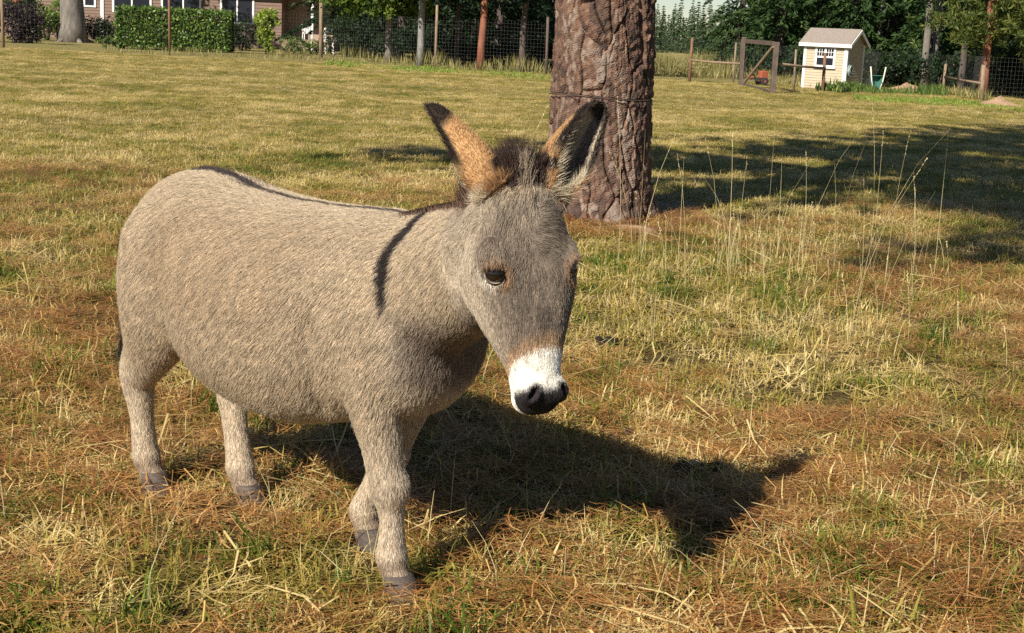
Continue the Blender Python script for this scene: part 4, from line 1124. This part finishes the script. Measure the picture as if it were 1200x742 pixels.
V, F = [], []
o = 0
for v, f in pieces:
    V.append(v); F += [tuple(i + o for i in q) for q in f]; o += len(v)
tmp = bpy.data.meshes.new('skin_rough')
tmp.from_pydata([tuple(p) for p in np.concatenate(V)], [], F)
bm = bmesh.new(); bm.from_mesh(tmp); bmesh.ops.recalc_face_normals(bm, faces=bm.faces); bm.to_mesh(tmp); bm.free()
ob = link('skin_rough', tmp)
md = ob.modifiers.new('r', 'REMESH'); md.mode = 'VOXEL'; md.voxel_size = .0062
md = ob.modifiers.new('s', 'SMOOTH'); md.factor = .5; md.iterations = 14
dg = bpy.context.evaluated_depsgraph_get()
skin = bpy.data.meshes.new_from_object(ob.evaluated_get(dg))
bpy.data.objects.remove(ob); bpy.data.meshes.remove(tmp)
skin.name = 'body'
nv = len(skin.vertices)
P = np.empty(nv * 3, np.float32); skin.vertices.foreach_get('co', P); P = P.reshape(-1, 3).astype(float)
N = np.empty(nv * 3, np.float32); skin.vertices.foreach_get('normal', N); N = N.reshape(-1, 3).astype(float)

def sm(a, b, x):
    t = np.clip((x - a) / (b - a), 0, 1); return t * t * (3 - 2 * t)
def hcoord(P):
    d = P - POLL; return d @ HA, d @ HT, d @ HN
# ease the joins of neck, shoulder and haunch
ed = np.empty(len(skin.edges) * 2, np.int32); skin.edges.foreach_get('vertices', ed); ed = ed.reshape(-1, 2)
q, t, n = hcoord(P)
hd_ = (P[:, 0] > .70) * sm(-.04, .04, q) * sm(.23, .19, np.sqrt(t * t + (n + .03) ** 2))
msk = sm(.44, .56, P[:, 2]) * (1 - hd_) * (.45 + .55 * sm(.36, .48, P[:, 0]))
deg = np.bincount(ed.ravel(), minlength=nv).astype(float)
for _ in range(90):
    acc = np.stack([np.bincount(ed[:, 0], P[ed[:, 1], k_], nv) + np.bincount(ed[:, 1], P[ed[:, 0], k_], nv) for k_ in range(3)], -1) / deg[:, None]
    P += (acc - P) * (.6 * msk)[:, None]
skin.vertices.foreach_set('co', P.astype(np.float32).ravel()); skin.update()
N = np.empty(nv * 3, np.float32); skin.vertices.foreach_get('normal', N); N = N.reshape(-1, 3).astype(float)
# low relief: soft lumps of the coat, ribs and flank hollow
n1, n2, n3 = Noise(1, 9), Noise(2, 28), Noise(3, 60)
q, t, n = hcoord(P)
inhead = sm(-.03, .05, q) * sm(.22, .16, np.sqrt(t * t + (n + .03) ** 2)) * (P[:, 0] > .70)
P += N * (n1(P) * .0009 + n2(P) * .0006)[:, None]
side_ = sm(.10, .16, np.abs(P[:, 1]))
groove = np.exp(-((P[:, 0] - .345 - .10 * (P[:, 2] - .6)) / .028) ** 2) * sm(.40, .50, P[:, 2]) * sm(.86, .70, P[:, 2]) * side_
flank = np.exp(-((P[:, 0] + .255 + .25 * (P[:, 2] - .6)) / .035) ** 2) * sm(.46, .54, P[:, 2]) * sm(.86, .72, P[:, 2]) * side_
hip = np.exp(-(((P[:, 0] + .27) / .05) ** 2 + ((P[:, 2] - .93) / .05) ** 2)) * (np.abs(P[:, 1]) > .08)
P += N * (-.016 * groove - .014 * flank + .010 * hip)[:, None]
# eye sockets
EYES = []
for sy in (-1, 1):
    # nearest skin to the eye's place on the side of the head
    cand = np.abs(q - .190) + np.abs(n - .047) + np.where(t * sy > 0.05, 0, 9)
    i = np.argmin(cand + (inhead < .2) * 9)
    e, en = P[i].copy(), N[i].copy()
    for _ in range(3):
        near = np.linalg.norm(P - e, axis=1) < .03
        en = nrm(N[near].mean(0))
    ex = HA * .70 + HN * .72; ex = nrm(ex - en * (ex @ en)); ey = np.cross(en, ex); ey = ey * np.sign(-(ey @ HA))
    d = P - e; a, b, h = d @ ex, d @ ey, d @ en
    rr = np.sqrt(a * a + b * b) / .026
    m = np.linalg.norm(d, axis=1) < .06
    P[m] -= en * (sm(1.0, .7, rr[m]) * .020)[:, None]
    P[m] += en * (np.exp(-((rr[m] - 1.3) / .35) ** 2) * .004 * (1 + .6 * np.clip(b[m] / .024, -1, 1)))[:, None]
    EYES.append((e, en, ex, ey))
# nostrils
NOST = []
for sy in (-1, 1):
    nc = hpt(.460, sy * .038, .043)
    i = np.argmin(np.linalg.norm(P - nc, axis=1)); e, en = P[i].copy(), N[i].copy()
    ax = nrm(HA * .8 + HT * sy * .55 - en * ((HA * .8 + HT * sy * .55) @ en)); ay = np.cross(en, ax)
    d = P - e; rr = np.sqrt(((d @ ax) / .019) ** 2 + ((d @ ay) / .010) ** 2); m = np.linalg.norm(d, axis=1) < .05
    P[m] -= en * (sm(1.0, .3, rr[m]) * .018)[:, None]
    P[m] += en * (np.exp(-((rr[m] - 1.3) / .3) ** 2) * .004)[:, None]
    NOST.append((e, en, ax, ay))
# mouth line
q, t, n = hcoord(P)
ml = np.exp(-((n + .022 + .2 * (q - .5)) / .005) ** 2) * sm(.40, .44, q) * (q < .53) * inhead
P -= N * (ml * .006)[:, None]
skin.vertices.foreach_set('co', P.astype(np.float32).ravel()); skin.update()
N = np.empty(nv * 3, np.float32); skin.vertices.foreach_get('normal', N); N = N.reshape(-1, 3).astype(float)

nc1, nc2 = Noise(11, 7), Noise(12, 26)
def mix(a, b, f): return a + (np.asarray(b) - a) * f[:, None]
def coat(P):
    """the animal's own colouring at points of its skin"""
    x, y, z = P.T
    q, t, n = hcoord(P)
    hd = (x > .70) * sm(-.02, .03, q) * sm(.20, .17, np.sqrt(t * t + (n + .03) ** 2))
    c = np.tile(np.array((.51, .412, .292)), (len(P), 1))
    v = nc1(P) * .5 + nc2(P) * .3
    c = c * (1 + .02 * v)[:, None]
    c = mix(c, (.40, .295, .195), .06 * sm(.1, 1.2, nc1(P + 3.1)) * sm(.5, .75, z))
    c = mix(c, (.56, .465, .345), .8 * sm(.56, .40, z))                           # belly, legs
    c = mix(c, (.54, .46, .36), .6 * sm(.52, .62, x) * sm(.9, .7, z) * (1 - hd))
    c = mix(c, (.56, .475, .36), .55 * sm(-.52, -.64, x))                        # buttocks
    c = mix(c, (.30, .215, .15), .7 * sm(.13, .08, z))                           # above hooves
    c = mix(c, (.33, .25, .18), .35 * sm(.05, .02, np.abs(z - .31)) * (np.abs(x - .45) < .3))
    # dorsal stripe and shoulder cross
    wob = .008 * nc2(P * 1.7)
    back = sm(.020, .009, np.abs(y + wob * .4)) * (z > .86) * (x < .60) * (x > -.45)
    c = mix(c, (.055, .040, .036), .93 * back)
    xs = .572 + .03 * sm(.97, 1.02, z) - .012 * sm(.99, .94, z) + .018 * sm(.95, .80, z)
    wd = .019 * sm(.78, .90, z) + .003
    st = sm(wd + .007, wd - .004, np.abs(x - xs + wob * .5)) * (z > .795) * (1 - hd) * (x < .66)
    c = mix(c, (.030, .022, .022), .97 * st)
    # chest hollow: dark brown hair, with the shade under the neck painted in
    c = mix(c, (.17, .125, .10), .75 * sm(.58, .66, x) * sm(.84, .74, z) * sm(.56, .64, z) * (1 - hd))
    c = mix(c, (.43, .32, .205), .5 * sm(.60, .78, z) * sm(1.02, .92, z) * sm(-.42, -.25, x) * sm(.42, .2, x) * (1 - back))
    # head
    g = np.tile(np.array((.29, .228, .172)), (len(P), 1)) * (1 + .10 * nc2(P * 1.4))[:, None]
    g = mix(g, (.48, .40, .30), sm(.045, .10, np.abs(t)) * sm(.05, -.03, n))       # paler jaw
    g = mix(g, (.46, .385, .29), .6 * sm(.1, .0, q))
    g = mix(g, (.13, .10, .085), .7 * sm(.03, .008, np.abs(t)) * sm(.2, .3, q) * (n > 0))
    for e, en, ex, ey in EYES:
        d = P - e; a, b = d @ ex, d @ ey
        r2 = np.sqrt((a / .040) ** 2 + (b / .036) ** 2); near = np.linalg.norm(d, axis=1) < .07
        front = sm(-.3, .5, (d @ HN) / .03)
        g = mix(g, (.44, .245, .115), .7 * sm(1.35, .8, r2) * near * (.05 + .95 * front))
        g = mix(g, (.74, .66, .54), .9 * near * sm(1.15, .8, r2) * sm(-.004, -.012, b) * sm(.03, .006, a))
        rr = np.sqrt(a * a + b * b) / .0235
        g = mix(g, (.03, .022, .019), near * sm(1.25, 1.0, rr))
    edge = q + .004 * nc2(P * .9) - 9 * np.clip(np.abs(t) - .02, 0, .06) ** 2 - .045 * sm(.02, -.03, n)
    g = mix(g, (.47, .30, .16), .7 * sm(.31, .35, edge) * sm(.40, .36, edge))
    g = mix(g, (.86, .80, .70), sm(.352, .372, edge))
    nose = sm(.436, .458, q + .10 * (n - .02) - .004 * nc2(P) * 1.5) * sm(-.030, -.012, n - .25 * (np.abs(t) - .03))
    g = mix(g, (.012, .010, .011), .98 * nose)
    for e, en, ax, ay in NOST:
        d = P - e; rr = np.sqrt(((d @ ax) / .024) ** 2 + ((d @ ay) / .015) ** 2)
        g = mix(g, (.018, .013, .014), sm(1.5, .8, rr) * (np.linalg.norm(d, axis=1) < .05))
    c = c + (g - c) * hd[:, None]
    return c
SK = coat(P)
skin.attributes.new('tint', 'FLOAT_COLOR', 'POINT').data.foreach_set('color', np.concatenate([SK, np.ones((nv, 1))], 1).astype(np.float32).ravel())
for f in skin.polygons: f.use_smooth = True

m_skin, nt, b = node_mat('donkey_skin')
a = nt.nodes.new('ShaderNodeAttribute'); a.attribute_name = 'tint'
nt.links.new(a.outputs['Color'], b.inputs['Base Color'])
b.inputs['Roughness'].default_value = .75; b.inputs['Specular IOR Level'].default_value = .2
m_fur = bpy.data.materials.new('donkey_fur'); m_fur.use_nodes = True
nt = m_fur.node_tree
a = nt.nodes.new('ShaderNodeAttribute'); a.attribute_name = 'tint'
b = nt.nodes['Principled BSDF']
nt.links.new(a.outputs['Color'], b.inputs['Base Color'])
b.inputs['Roughness'].default_value = .55; b.inputs['Specular IOR Level'].default_value = .25
tr = nt.nodes.new('ShaderNodeBsdfTranslucent'); nt.links.new(a.outputs['Color'], tr.inputs['Color'])
mx = nt.nodes.new('ShaderNodeMixShader'); mx.inputs[0].default_value = .3
nt.links.new(b.outputs[0], mx.inputs[1]); nt.links.new(tr.outputs[0], mx.inputs[2])
nt.links.new(mx.outputs[0], nt.nodes['Material Output'].inputs['Surface'])

BODY = link('body', skin, DONK)
BODY.data.materials.clear(); BODY.data.materials.append(m_skin)

# ---- fur
skin.calc_loop_triangles()
tri = np.empty(len(skin.loop_triangles) * 3, np.int32); skin.loop_triangles.foreach_get('vertices', tri); tri = tri.reshape(-1, 3)
def scatter(P, tri, n, wt=None):
    A = np.linalg.norm(np.cross(P[tri[:, 1]] - P[tri[:, 0]], P[tri[:, 2]] - P[tri[:, 0]]), axis=1)
    if wt is not None: A = A * wt[tri].mean(1)
    k = rng.choice(len(tri), n, p=A / A.sum())
    r1 = np.sqrt(rng.random(n)); r2 = rng.random(n)
    w = np.stack([1 - r1, r1 * (1 - r2), r1 * r2], -1)
    return k, w
q, t, n = hcoord(P)
inhead = (P[:, 0] > .70) * sm(-.02, .03, q) * sm(.20, .17, np.sqrt(t * t + (n + .03) ** 2))
wt = 1 + 1.6 * inhead
for e, en, ex, ey in EYES:
    d = P - e; wt *= np.where(np.linalg.norm(d, axis=1) < .05, sm(1.0, 1.2, np.sqrt((d @ ex) ** 2 + (d @ ey) ** 2) / .025), 1)
for e, en, ax, ay in NOST:
    d = P - e; wt *= np.where(np.linalg.norm(d, axis=1) < .04, sm(.8, 1.4, np.sqrt(((d @ ax) / .019) ** 2 + ((d @ ay) / .010) ** 2)), 1)
wt *= np.where(P[:, 2] < .03, .2, 1)
NH = 540000
kk, w = scatter(P, tri, NH, wt)
p0 = (P[tri[kk]] * w[:, :, None]).sum(1); nn = nrm((N[tri[kk]] * w[:, :, None]).sum(1))
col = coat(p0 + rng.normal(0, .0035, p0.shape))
q, t, n = hcoord(p0)
ih = (p0[:, 0] > .70) * sm(-.02, .03, q) * sm(.20, .17, np.sqrt(t * t + (n + .03) ** 2))
flow = np.tile(np.array((-.62, 0, -.78)), (NH, 1))
leg = sm(.52, .42, p0[:, 2]) * (1 - sm(.30, .2, np.abs(np.abs(p0[:, 0]) - .42)) * 0) * (1 - ih)
belly = sm(.3, .0, np.abs(p0[:, 0])) * leg
flow = mix(flow, (-.9, 0, -.3), belly)
flow = mix(flow, (-.05, 0, -1.0), leg * (np.abs(p0[:, 0]) > .22))
hf = HA[None, :] * 1.0 + HT[None, :] * (np.tanh(t / .03) * .5 * sm(.3, .1, q))[:, None]
up = sm(.13, .02, q)[:, None]
hf = hf * (1 - .75 * up) + HT[None, :] * (np.tanh(t / .03) * .35)[:, None] * up
flow = flow + (hf - flow) * ih[:, None]
fa, fb, fc = Noise(21, 16), Noise(22, 16), Noise(23, 70)
fd, fe = Noise(24, 45), Noise(25, 45)
flow += .05 * np.stack([fa(p0), fb(p0), fa(p0 + 5)], -1) + .05 * np.stack([fd(p0), fe(p0), fd(p0 + 5)], -1)
flow += (ih * sm(.26, .10, q))[:, None] * .45 * np.stack([fd(p0), fe(p0), fd(p0 + 5)], -1)
flow = nrm(flow - nn * (flow * nn).sum(-1, keepdims=True)) + rng.normal(0, .11, (NH, 3))
L = .021 * np.ones(NH)
L = L + (.011 - L) * ih
L = L * (1 + .9 * ih * sm(.24, .10, q))                              # shaggier forehead
L = np.where(ih > .5, L * (1 - .55 * sm(.36, .42, q)) * (1 - .5 * sm(.44, .46, q)), L)
L = L * (1 - .15 * leg) * (1 - .4 * sm(.40, .28, p0[:, 2]))
L *= rng.uniform(.65, 1.25, NH) * (1 + .06 * fc(p0))
L = np.clip(L, .004, .06)
lift = rng.uniform(.16, .40, NH)
d1 = nrm(flow * 1.0 + nn * (lift * 1.25)[:, None]); d2 = nrm(flow + nn * (lift * .45)[:, None] + np.array((0, 0, -.15)))
S = np.stack([p0 - nn * .001, p0 + d1 * (L * .4)[:, None], p0 + d1 * (L * .4)[:, None] + d2 * (L * .6)[:, None]], 1)
fl_ = np.array((-.62, 0, -.78)); pr_ = np.array((.78, 0, -.62))
stk = np.stack([p0 @ fl_ * .22, p0 @ pr_, p0[:, 1] * .8], -1)
stk = np.where((ih > .5)[:, None], np.stack([q * .25, t, n], -1), np.where((leg > .5)[:, None], p0 * [1, 1, .25], stk))
tone = (1 + .12 * Noise(26, 560, 14)(stk) + .08 * Noise(27, 1100, 14)(stk)) * rng.normal(1, .12, NH)
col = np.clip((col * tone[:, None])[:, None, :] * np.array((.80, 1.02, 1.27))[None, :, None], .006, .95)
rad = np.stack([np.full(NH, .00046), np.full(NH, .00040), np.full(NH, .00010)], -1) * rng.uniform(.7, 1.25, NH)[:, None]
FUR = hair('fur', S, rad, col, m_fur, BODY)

# ---- ears: cupped leaf-shaped shells
def ear(base, axis, opening, L, twist, bend, slim=1.0):
    axis = nrm(axis); op = nrm(opening - axis * (opening @ axis)); sd = np.cross(axis, op)
    NQ, NF = 26, 19
    V = np.zeros((2, NQ, NF, 3)); Q = np.zeros((2, NQ, NF)); PHI = np.zeros((2, NQ, NF)); INS = np.zeros((2, NQ, NF))
    prof = resample([(.0, .036, 2.75), (.12, .046, 2.55), (.28, .053, 2.2), (.45, .053, 1.95), (.62, .046, 1.75), (.78, .038, 1.6), (.90, .029, 1.5), (.97, .019, 1.4), (1.0, .004, 1.3)], 60)
    for i, qq in enumerate(np.linspace(0, 1, NQ)):
        r_ = np.interp(qq, prof[:, 0], prof[:, 1]) * slim; A = np.interp(qq, prof[:, 0], prof[:, 2])
        tw = twist * qq; o2 = op * math.cos(tw) + sd * math.sin(tw); s2 = sd * math.cos(tw) - op * math.sin(tw)
        cen = base + axis * (qq * L) + bend * (qq ** 2)
        for side in (0, 1):
            rr = r_ - (.0 if side == 0 else min(.0042, r_ * .45))
            ph = np.linspace(-A, A, NF)
            V[side, i] = cen + s2 * (np.sin(ph) * rr)[:, None] * .92 - o2 * (np.cos(ph) * rr)[:, None]
            Q[side, i] = qq; PHI[side, i] = ph / A; INS[side, i] = side
    idx = np.arange(2 * NQ * NF).reshape(2, NQ, NF); F = []
    for i in range(NQ - 1):
        for j in range(NF - 1):
            F.append((idx[0, i, j], idx[0, i, j + 1], idx[0, i + 1, j + 1], idx[0, i + 1, j]))
            F.append((idx[1, i, j + 1], idx[1, i, j], idx[1, i + 1, j], idx[1, i + 1, j + 1]))
        for j, fl in ((0, 1), (NF - 1, 0)):
            a = (idx[0, i, j], idx[0, i + 1, j], idx[1, i + 1, j], idx[1, i, j]); F.append(a if fl else a[::-1])
    for j in range(NF - 1):
        F.append((idx[0, NQ - 1, j], idx[0, NQ - 1, j + 1], idx[1, NQ - 1, j + 1], idx[1, NQ - 1, j]))
    return V.reshape(-1, 3), np.array(F), Q.ravel(), PHI.ravel(), INS.ravel(), op, sd, axis

def ear_coat(Q, PHI, INS, mid):
    """mid = +1 when the edge at PHI=+1 is the one towards the crown"""
    c = np.tile(np.array((.52, .315, .145)), (len(Q), 1))
    c = mix(c, (.40, .215, .09), sm(.35, .0, Q) * .8)
    e = np.abs(PHI)
    band = sm(.07, .035, np.abs(Q - .20 - .05 * PHI * mid)) * sm(-.45, -.1, PHI * mid)
    c = mix(c, (.022, .015, .014), .96 * band * (INS < .5))
    c = mix(c, (.022, .015, .014), .97 * np.maximum(sm(.74, .82, Q + .05 * e), sm(.74, .88, e) * sm(.28, .45, Q)))
    ins = np.tile(np.array((.60, .50, .36)), (len(Q), 1))
    ins = mix(ins, (.24, .195, .165), sm(-.3, -.5, PHI * mid) * sm(.9, .75, e) * sm(.22, .42, Q))
    ins = mix(ins, (.03, .022, .02), .95 * np.maximum(sm(.84, .92, Q + .06 * e), sm(.88, .96, e) * sm(.25, .42, Q)))
    return c + (ins - c) * INS[:, None]
EARS = [  # base (head coords), world axis, world opening, length, crown side
    (hpt(-.010, -.066, .005), locd((-.150, .055, .165)), locd((-.95, .25, -.25)), .262, -.1, 0),
    (hpt(-.010, .090, .005), locd((.108, .03, .180)), locd((.47, -.88, -.15)), .250, .1, 1)]
m_ear = m_skin
for base, ax, op, L, tw, side in EARS:
    V_, F_, Q_, PH_, IN_, o_, s_, x_ = ear(base - nrm(ax) * .02, ax, op, L, tw, np.zeros(3), .90 if side == 0 else 1.18)
    crown = 1.0 if s_ @ (HT * (1 if side == 0 else -1)) > 0 else -1.0
    EC = ear_coat(Q_, PH_, IN_, crown)
    me = np_mesh('ear', V_, F_, True, tint=EC)
    eo = link('ear', me, DONK, m_ear)
    T_ = np.concatenate([F_[:, :3], F_[:, [0, 2, 3]]])
    ne = 16000
    kk, w = scatter(V_, T_, ne)
    f_ = lambda A: (A[T_[kk]] * (w if A.ndim == 1 else w[:, :, None])).sum(1)
    p_ = f_(V_); qq = f_(Q_); ph = f_(PH_); ins = np.round(f_(IN_))
    e1 = V_[T_[kk][:, 1]] - V_[T_[kk][:, 0]]; e2 = V_[T_[kk][:, 2]] - V_[T_[kk][:, 0]]
    cen = base + x_ * (((p_ - base) @ x_))[:, None]
    on = nrm(np.cross(e1, e2)); on *= np.sign((on * (p_ - cen)).sum(1) * (1 - 2 * ins))[:, None]
    cc = ear_coat(qq, ph, ins, crown) * rng.normal(1, .09, ne)[:, None]
    longin = ins * sm(.75, .3, qq) * np.maximum(.6 * sm(.35, .6, np.abs(ph)) * sm(.5, .2, qq), sm(-.40, -.1, ph * crown) * sm(1.0, .85, ph * crown) * sm(.9, .6, qq)); cream = longin > .3
    cc[cream] = np.array((.68, .58, .42)) * rng.normal(1, .1, (cream.sum(), 1))
    Lh = (.008 + .026 * longin + .010 * (np.abs(ph) > .9)) * rng.uniform(.6, 1.2, ne)
    dr = nrm(x_[None, :] * .9 + on * (.35 + .5 * longin)[:, None] + o_[None, :] * (.5 * longin)[:, None] + rng.normal(0, .22, (ne, 3)) * (1 + longin)[:, None])
    S_ = np.stack([p_, p_ + dr * (Lh * .5)[:, None], p_ + dr * Lh[:, None] + x_ * (.15 * Lh)[:, None]], 1)
    hair('ear_fur', S_, np.array((.0005, .00042, .0001)), np.clip(cc, .005, .95), m_fur, eo)
# pale and tan hair around the root of each ear
for base, ax, op, L, tw, side in EARS:
    n_ = 2600; sgn = -1 if side == 0 else 1
    ph = rng.uniform(0, 6.283, n_)
    x_ = nrm(ax); o_ = nrm(op - x_ * (op @ x_)); s_ = np.cross(x_, o_)
    r0 = rng.uniform(.02, .042, n_)
    p_ = base - x_ * .012 + (o_[None, :] * np.cos(ph)[:, None] + s_[None, :] * np.sin(ph)[:, None]) * r0[:, None]
    dr = nrm(x_[None, :] * .8 + (p_ - base) * 8 + rng.normal(0, .3, (n_, 3)))
    Lh = rng.uniform(.02, .045, n_)
    cc = np.where((np.cos(ph) > .1)[:, None], np.array((.66, .56, .40)), np.array((.42, .24, .11))) * rng.normal(1, .15, (n_, 1))
    hair('ear_tuft', np.stack([p_, p_ + dr * (Lh * .5)[:, None], p_ + dr * Lh[:, None]], 1), np.array((.0005, .0004, .0001)), np.clip(cc, 0, .95), m_fur, DONK)

# ---- eyes
m_eye, nt, b = node_mat('eye_dark'); b.inputs['Base Color'].default_value = (.012, .008, .006, 1); b.inputs['Roughness'].default_value = .06; b.inputs['Coat Weight'].default_value = .6
for e, en, ex, ey in EYES:
    bm = bmesh.new(); bmesh.ops.create_uvsphere(bm, u_segments=28, v_segments=18, radius=.0225)
    me = bpy.data.meshes.new('eye'); bm.to_mesh(me); bm.free()
    for f in me.polygons: f.use_smooth = True
    eo = link('eye', me, DONK, m_eye); ec_ = e - en * .0095; eo.location = ec_
    for lid, (a_in, a_sw, a_out), tint in (('upper_eyelid', (6, 46, 128), (.040, .030, .026)), ('lower_eyelid', (-6, -36, -128), (.42, .34, .27))):
        Vl, Fl = [], []; nb_, na_ = 25, 9
        for shell in (.0232, .0252):
            for ib in range(nb_):
                be = math.pi * ib / (nb_ - 1); a0_ = a_in + a_sw * math.sin(be)
                for ia in range(na_):
                    al = R(a0_ + (a_out - a0_) * ia / (na_ - 1))
                    Vl.append((ex * math.cos(be) + (en * math.cos(al) + ey * math.sin(al)) * math.sin(be)) * shell)
        nn_l = nb_ * na_
        for s0 in (0, nn_l):
            for ib in range(nb_ - 1):
                for ia in range(na_ - 1):
                    k0 = s0 + ib * na_ + ia; Fl.append((k0, k0 + 1, k0 + na_ + 1, k0 + na_))
        for ib in range(nb_ - 1): Fl.append((ib * na_, (ib + 1) * na_, nn_l + (ib + 1) * na_, nn_l + ib * na_))
        link(lid, np_mesh(lid, np.array(Vl), np.array(Fl), True, tint=np.tile(np.array(tint), (len(Vl), 1))), eo, m_skin)
    # lashes on the upper lid
    n_ = 60; aa = rng.uniform(-.022, .022, n_)
    aa = np.clip(aa, -.019, .019); be_ = np.arccos(aa / .0225); al_ = np.radians(6 + 46 * np.sin(be_))
    p_ = (ex[None, :] * np.cos(be_)[:, None] + (en[None, :] * np.cos(al_)[:, None] + ey[None, :] * np.sin(al_)[:, None]) * np.sin(be_)[:, None]) * .0245
    dr = nrm(en[None, :] * .9 + HA[None, :] * .35 + rng.normal(0, .15, (n_, 3)))
    Lh = rng.uniform(.006, .011, n_)
    hair('lashes', np.stack([p_, p_ + dr * (Lh * .5)[:, None], p_ + dr * Lh[:, None] + HA * .002], 1), np.array((.0005, .0004, .0001)), np.tile(np.array((.02, .015, .012)), (n_, 1)), m_fur, eo)

# ---- hooves
m_hoof = surf('hoof_horn', (.055, .044, .037), (.14, .105, .083), 18, .5, .4, mapping=(1, 1, 6))
for x, y, rz in ((.585, -.09, 0), (.298, .09, 0), (-.522, -.07, 0), (-.225, .07, 0)):
    rings = []
    for z, rx, ry, dx in ((-.002, .058, .047, .006), (.014, .056, .046, .004), (.040, .049, .042, -.006), (.062, .044, .039, -.014), (.068, .036, .032, -.016)):
        rings.append(np.stack([x + dx + np.cos(TH[::2]) * rx, y + np.sin(TH[::2]) * ry, np.full(24, z)], -1))
    V_, F_ = loft(rings)
    me = bpy.data.meshes.new('hoof'); me.from_pydata([tuple(p) for p in V_], [], F_)
    for f in me.polygons: f.use_smooth = True
    link('hoof', me, DONK, m_hoof)

# ---- mane, back tuft and tail
n_ = 9000
ti = np.clip(rng.beta(1.0, 1.0, n_) * 23.0, 0, 22.99); i0 = ti.astype(int); fr = (ti - i0)[:, None]
cen = CREST[i0, :3] * (1 - fr) + CREST[np.minimum(i0 + 1, 23), :3] * fr
hh = (CREST[i0, 3] * (1 - fr[:, 0]) + CREST[np.minimum(i0 + 1, 23), 3] * fr[:, 0])
dd = nrm(CREST[np.minimum(i0 + 1, 23), :3] - CREST[i0, :3]); sd = nrm(np.cross(np.array((0, 0, 1.)), dd)); up = np.cross(dd, sd)
off = rng.normal(0, .013, n_)
p_ = cen + up * (hh * .97)[:, None] + sd * off[:, None]
u_ = ti / 23
Lh = (.016 + .070 * sm(.6, .95, u_)) * rng.uniform(.6, 1.15, n_)
dr = nrm(up + sd * (off * 16)[:, None] + dd * (.15 + .25 * u_)[:, None] + rng.normal(0, .16, (n_, 3)))
edge = np.abs(off) > .018
cc = np.where(edge[:, None], np.array((.16, .10, .07)), np.array((.040, .027, .025))) * rng.normal(1, .2, (n_, 1))
hair('mane', np.stack([p_ - up * .02, p_ + dr * (Lh * .5)[:, None], p_ + dr * Lh[:, None] + dd * (.2 * Lh)[:, None]], 1), np.array((.0007, .0006, .00015)), np.clip(cc, .005, .9), m_fur, DONK)
# forelock between the ears
n_ = 2600
tt = rng.normal(0, .024, n_); qq = rng.uniform(-.055, .01, n_); nn_ = .035 + rng.uniform(-.06, .015, n_)
p_ = POLL + HA * qq[:, None] + HT * tt[:, None] + HN * nn_[:, None]
dr = nrm(-HA[None, :] * 1.0 + HT * (tt * 7)[:, None] + HN * (.1) + rng.normal(0, .2, (n_, 3)))
Lh = rng.uniform(.055, .105, n_) * (1 - .4 * np.abs(tt) / .06)
cc = np.where((nn_ > .02)[:, None] * (np.abs(tt) < .018)[:, None], np.array((.36, .28, .20)), np.array((.065, .040, .032))) * rng.normal(1, .25, (n_, 1))
Lh = np.where((nn_ > .02) & (np.abs(tt) < .018), Lh * .55, Lh)
hair('forelock', np.stack([p_, p_ + dr * (Lh * .5)[:, None], p_ + dr * Lh[:, None]], 1), np.array((.0006, .0005, .00012)), np.clip(cc, .005, .9), m_fur, DONK)
# tufts of the dorsal stripe
n_ = 5000
xx = np.where(rng.random(n_) < .75, rng.uniform(-.40, -.12, n_), rng.uniform(-.02, .08, n_)); tz = np.interp(xx, [r_[0] for r_ in torso], [r_[1] for r_ in torso])
p_ = np.stack([xx, rng.normal(0, .013, n_), tz - .006], -1)
Lh = rng.uniform(.012, .026, n_) * (1 - .5 * np.abs(xx + .27) / .3)
dr = nrm(np.array((-.55, 0, .6)) + rng.normal(0, .2, (n_, 3)))
hair('back_stripe', np.stack([p_, p_ + dr * (Lh * .5)[:, None], p_ + dr * Lh[:, None] + np.array((-.3, 0, 0)) * Lh[:, None]], 1), np.array((.0006, .0005, .00012)), np.tile(np.array((.06, .045, .042)), (n_, 1)) * rng.normal(1, .2, (n_, 1)), m_fur, DONK)
TAILP = resample([(-.60, 0, .90), (-.64, 0, .86), (-.665, -.02, .76), (-.668, -.045, .64), (-.66, -.06, .54)], 20)
tail = MB().tube([tuple(p) for p in TAILP], list(np.linspace(.026, .010, 20)), 12).build('tail', m_skin, DONK, True)
tail.data.attributes.new('tint', 'FLOAT_COLOR', 'POINT').data.foreach_set('color', np.tile(np.array((.20, .13, .085, 1), np.float32), len(tail.data.vertices)))
n_ = 7000
ti = rng.beta(1.6, 1.0, n_) * 18.99; i0 = ti.astype(int)
ph = rng.uniform(0, 6.283, n_); rr = np.interp(ti, [0, 19], [.026, .010])
p_ = TAILP[i0] + np.stack([np.cos(ph) * rr, np.sin(ph) * rr, 0 * ph], -1)
dr = nrm(np.stack([np.cos(ph) * .18, np.sin(ph) * .18, -np.ones(n_)], -1) + rng.normal(0, .08, (n_, 3)))
Lh = (.02 + .15 * sm(8, 18, ti)) * rng.uniform(.5, 1.1, n_)
cc = mix(np.tile(np.array((.26, .15, .075)), (n_, 1)), (.035, .024, .02), sm(10, 17, ti)) * rng.normal(1, .2, (n_, 1))
hair('tail_hair', np.stack([p_, p_ + dr * (Lh * .5)[:, None], p_ + dr * Lh[:, None]], 1), np.array((.0007, .0006, .00015)), np.clip(cc, .005, .9), m_fur, tail)
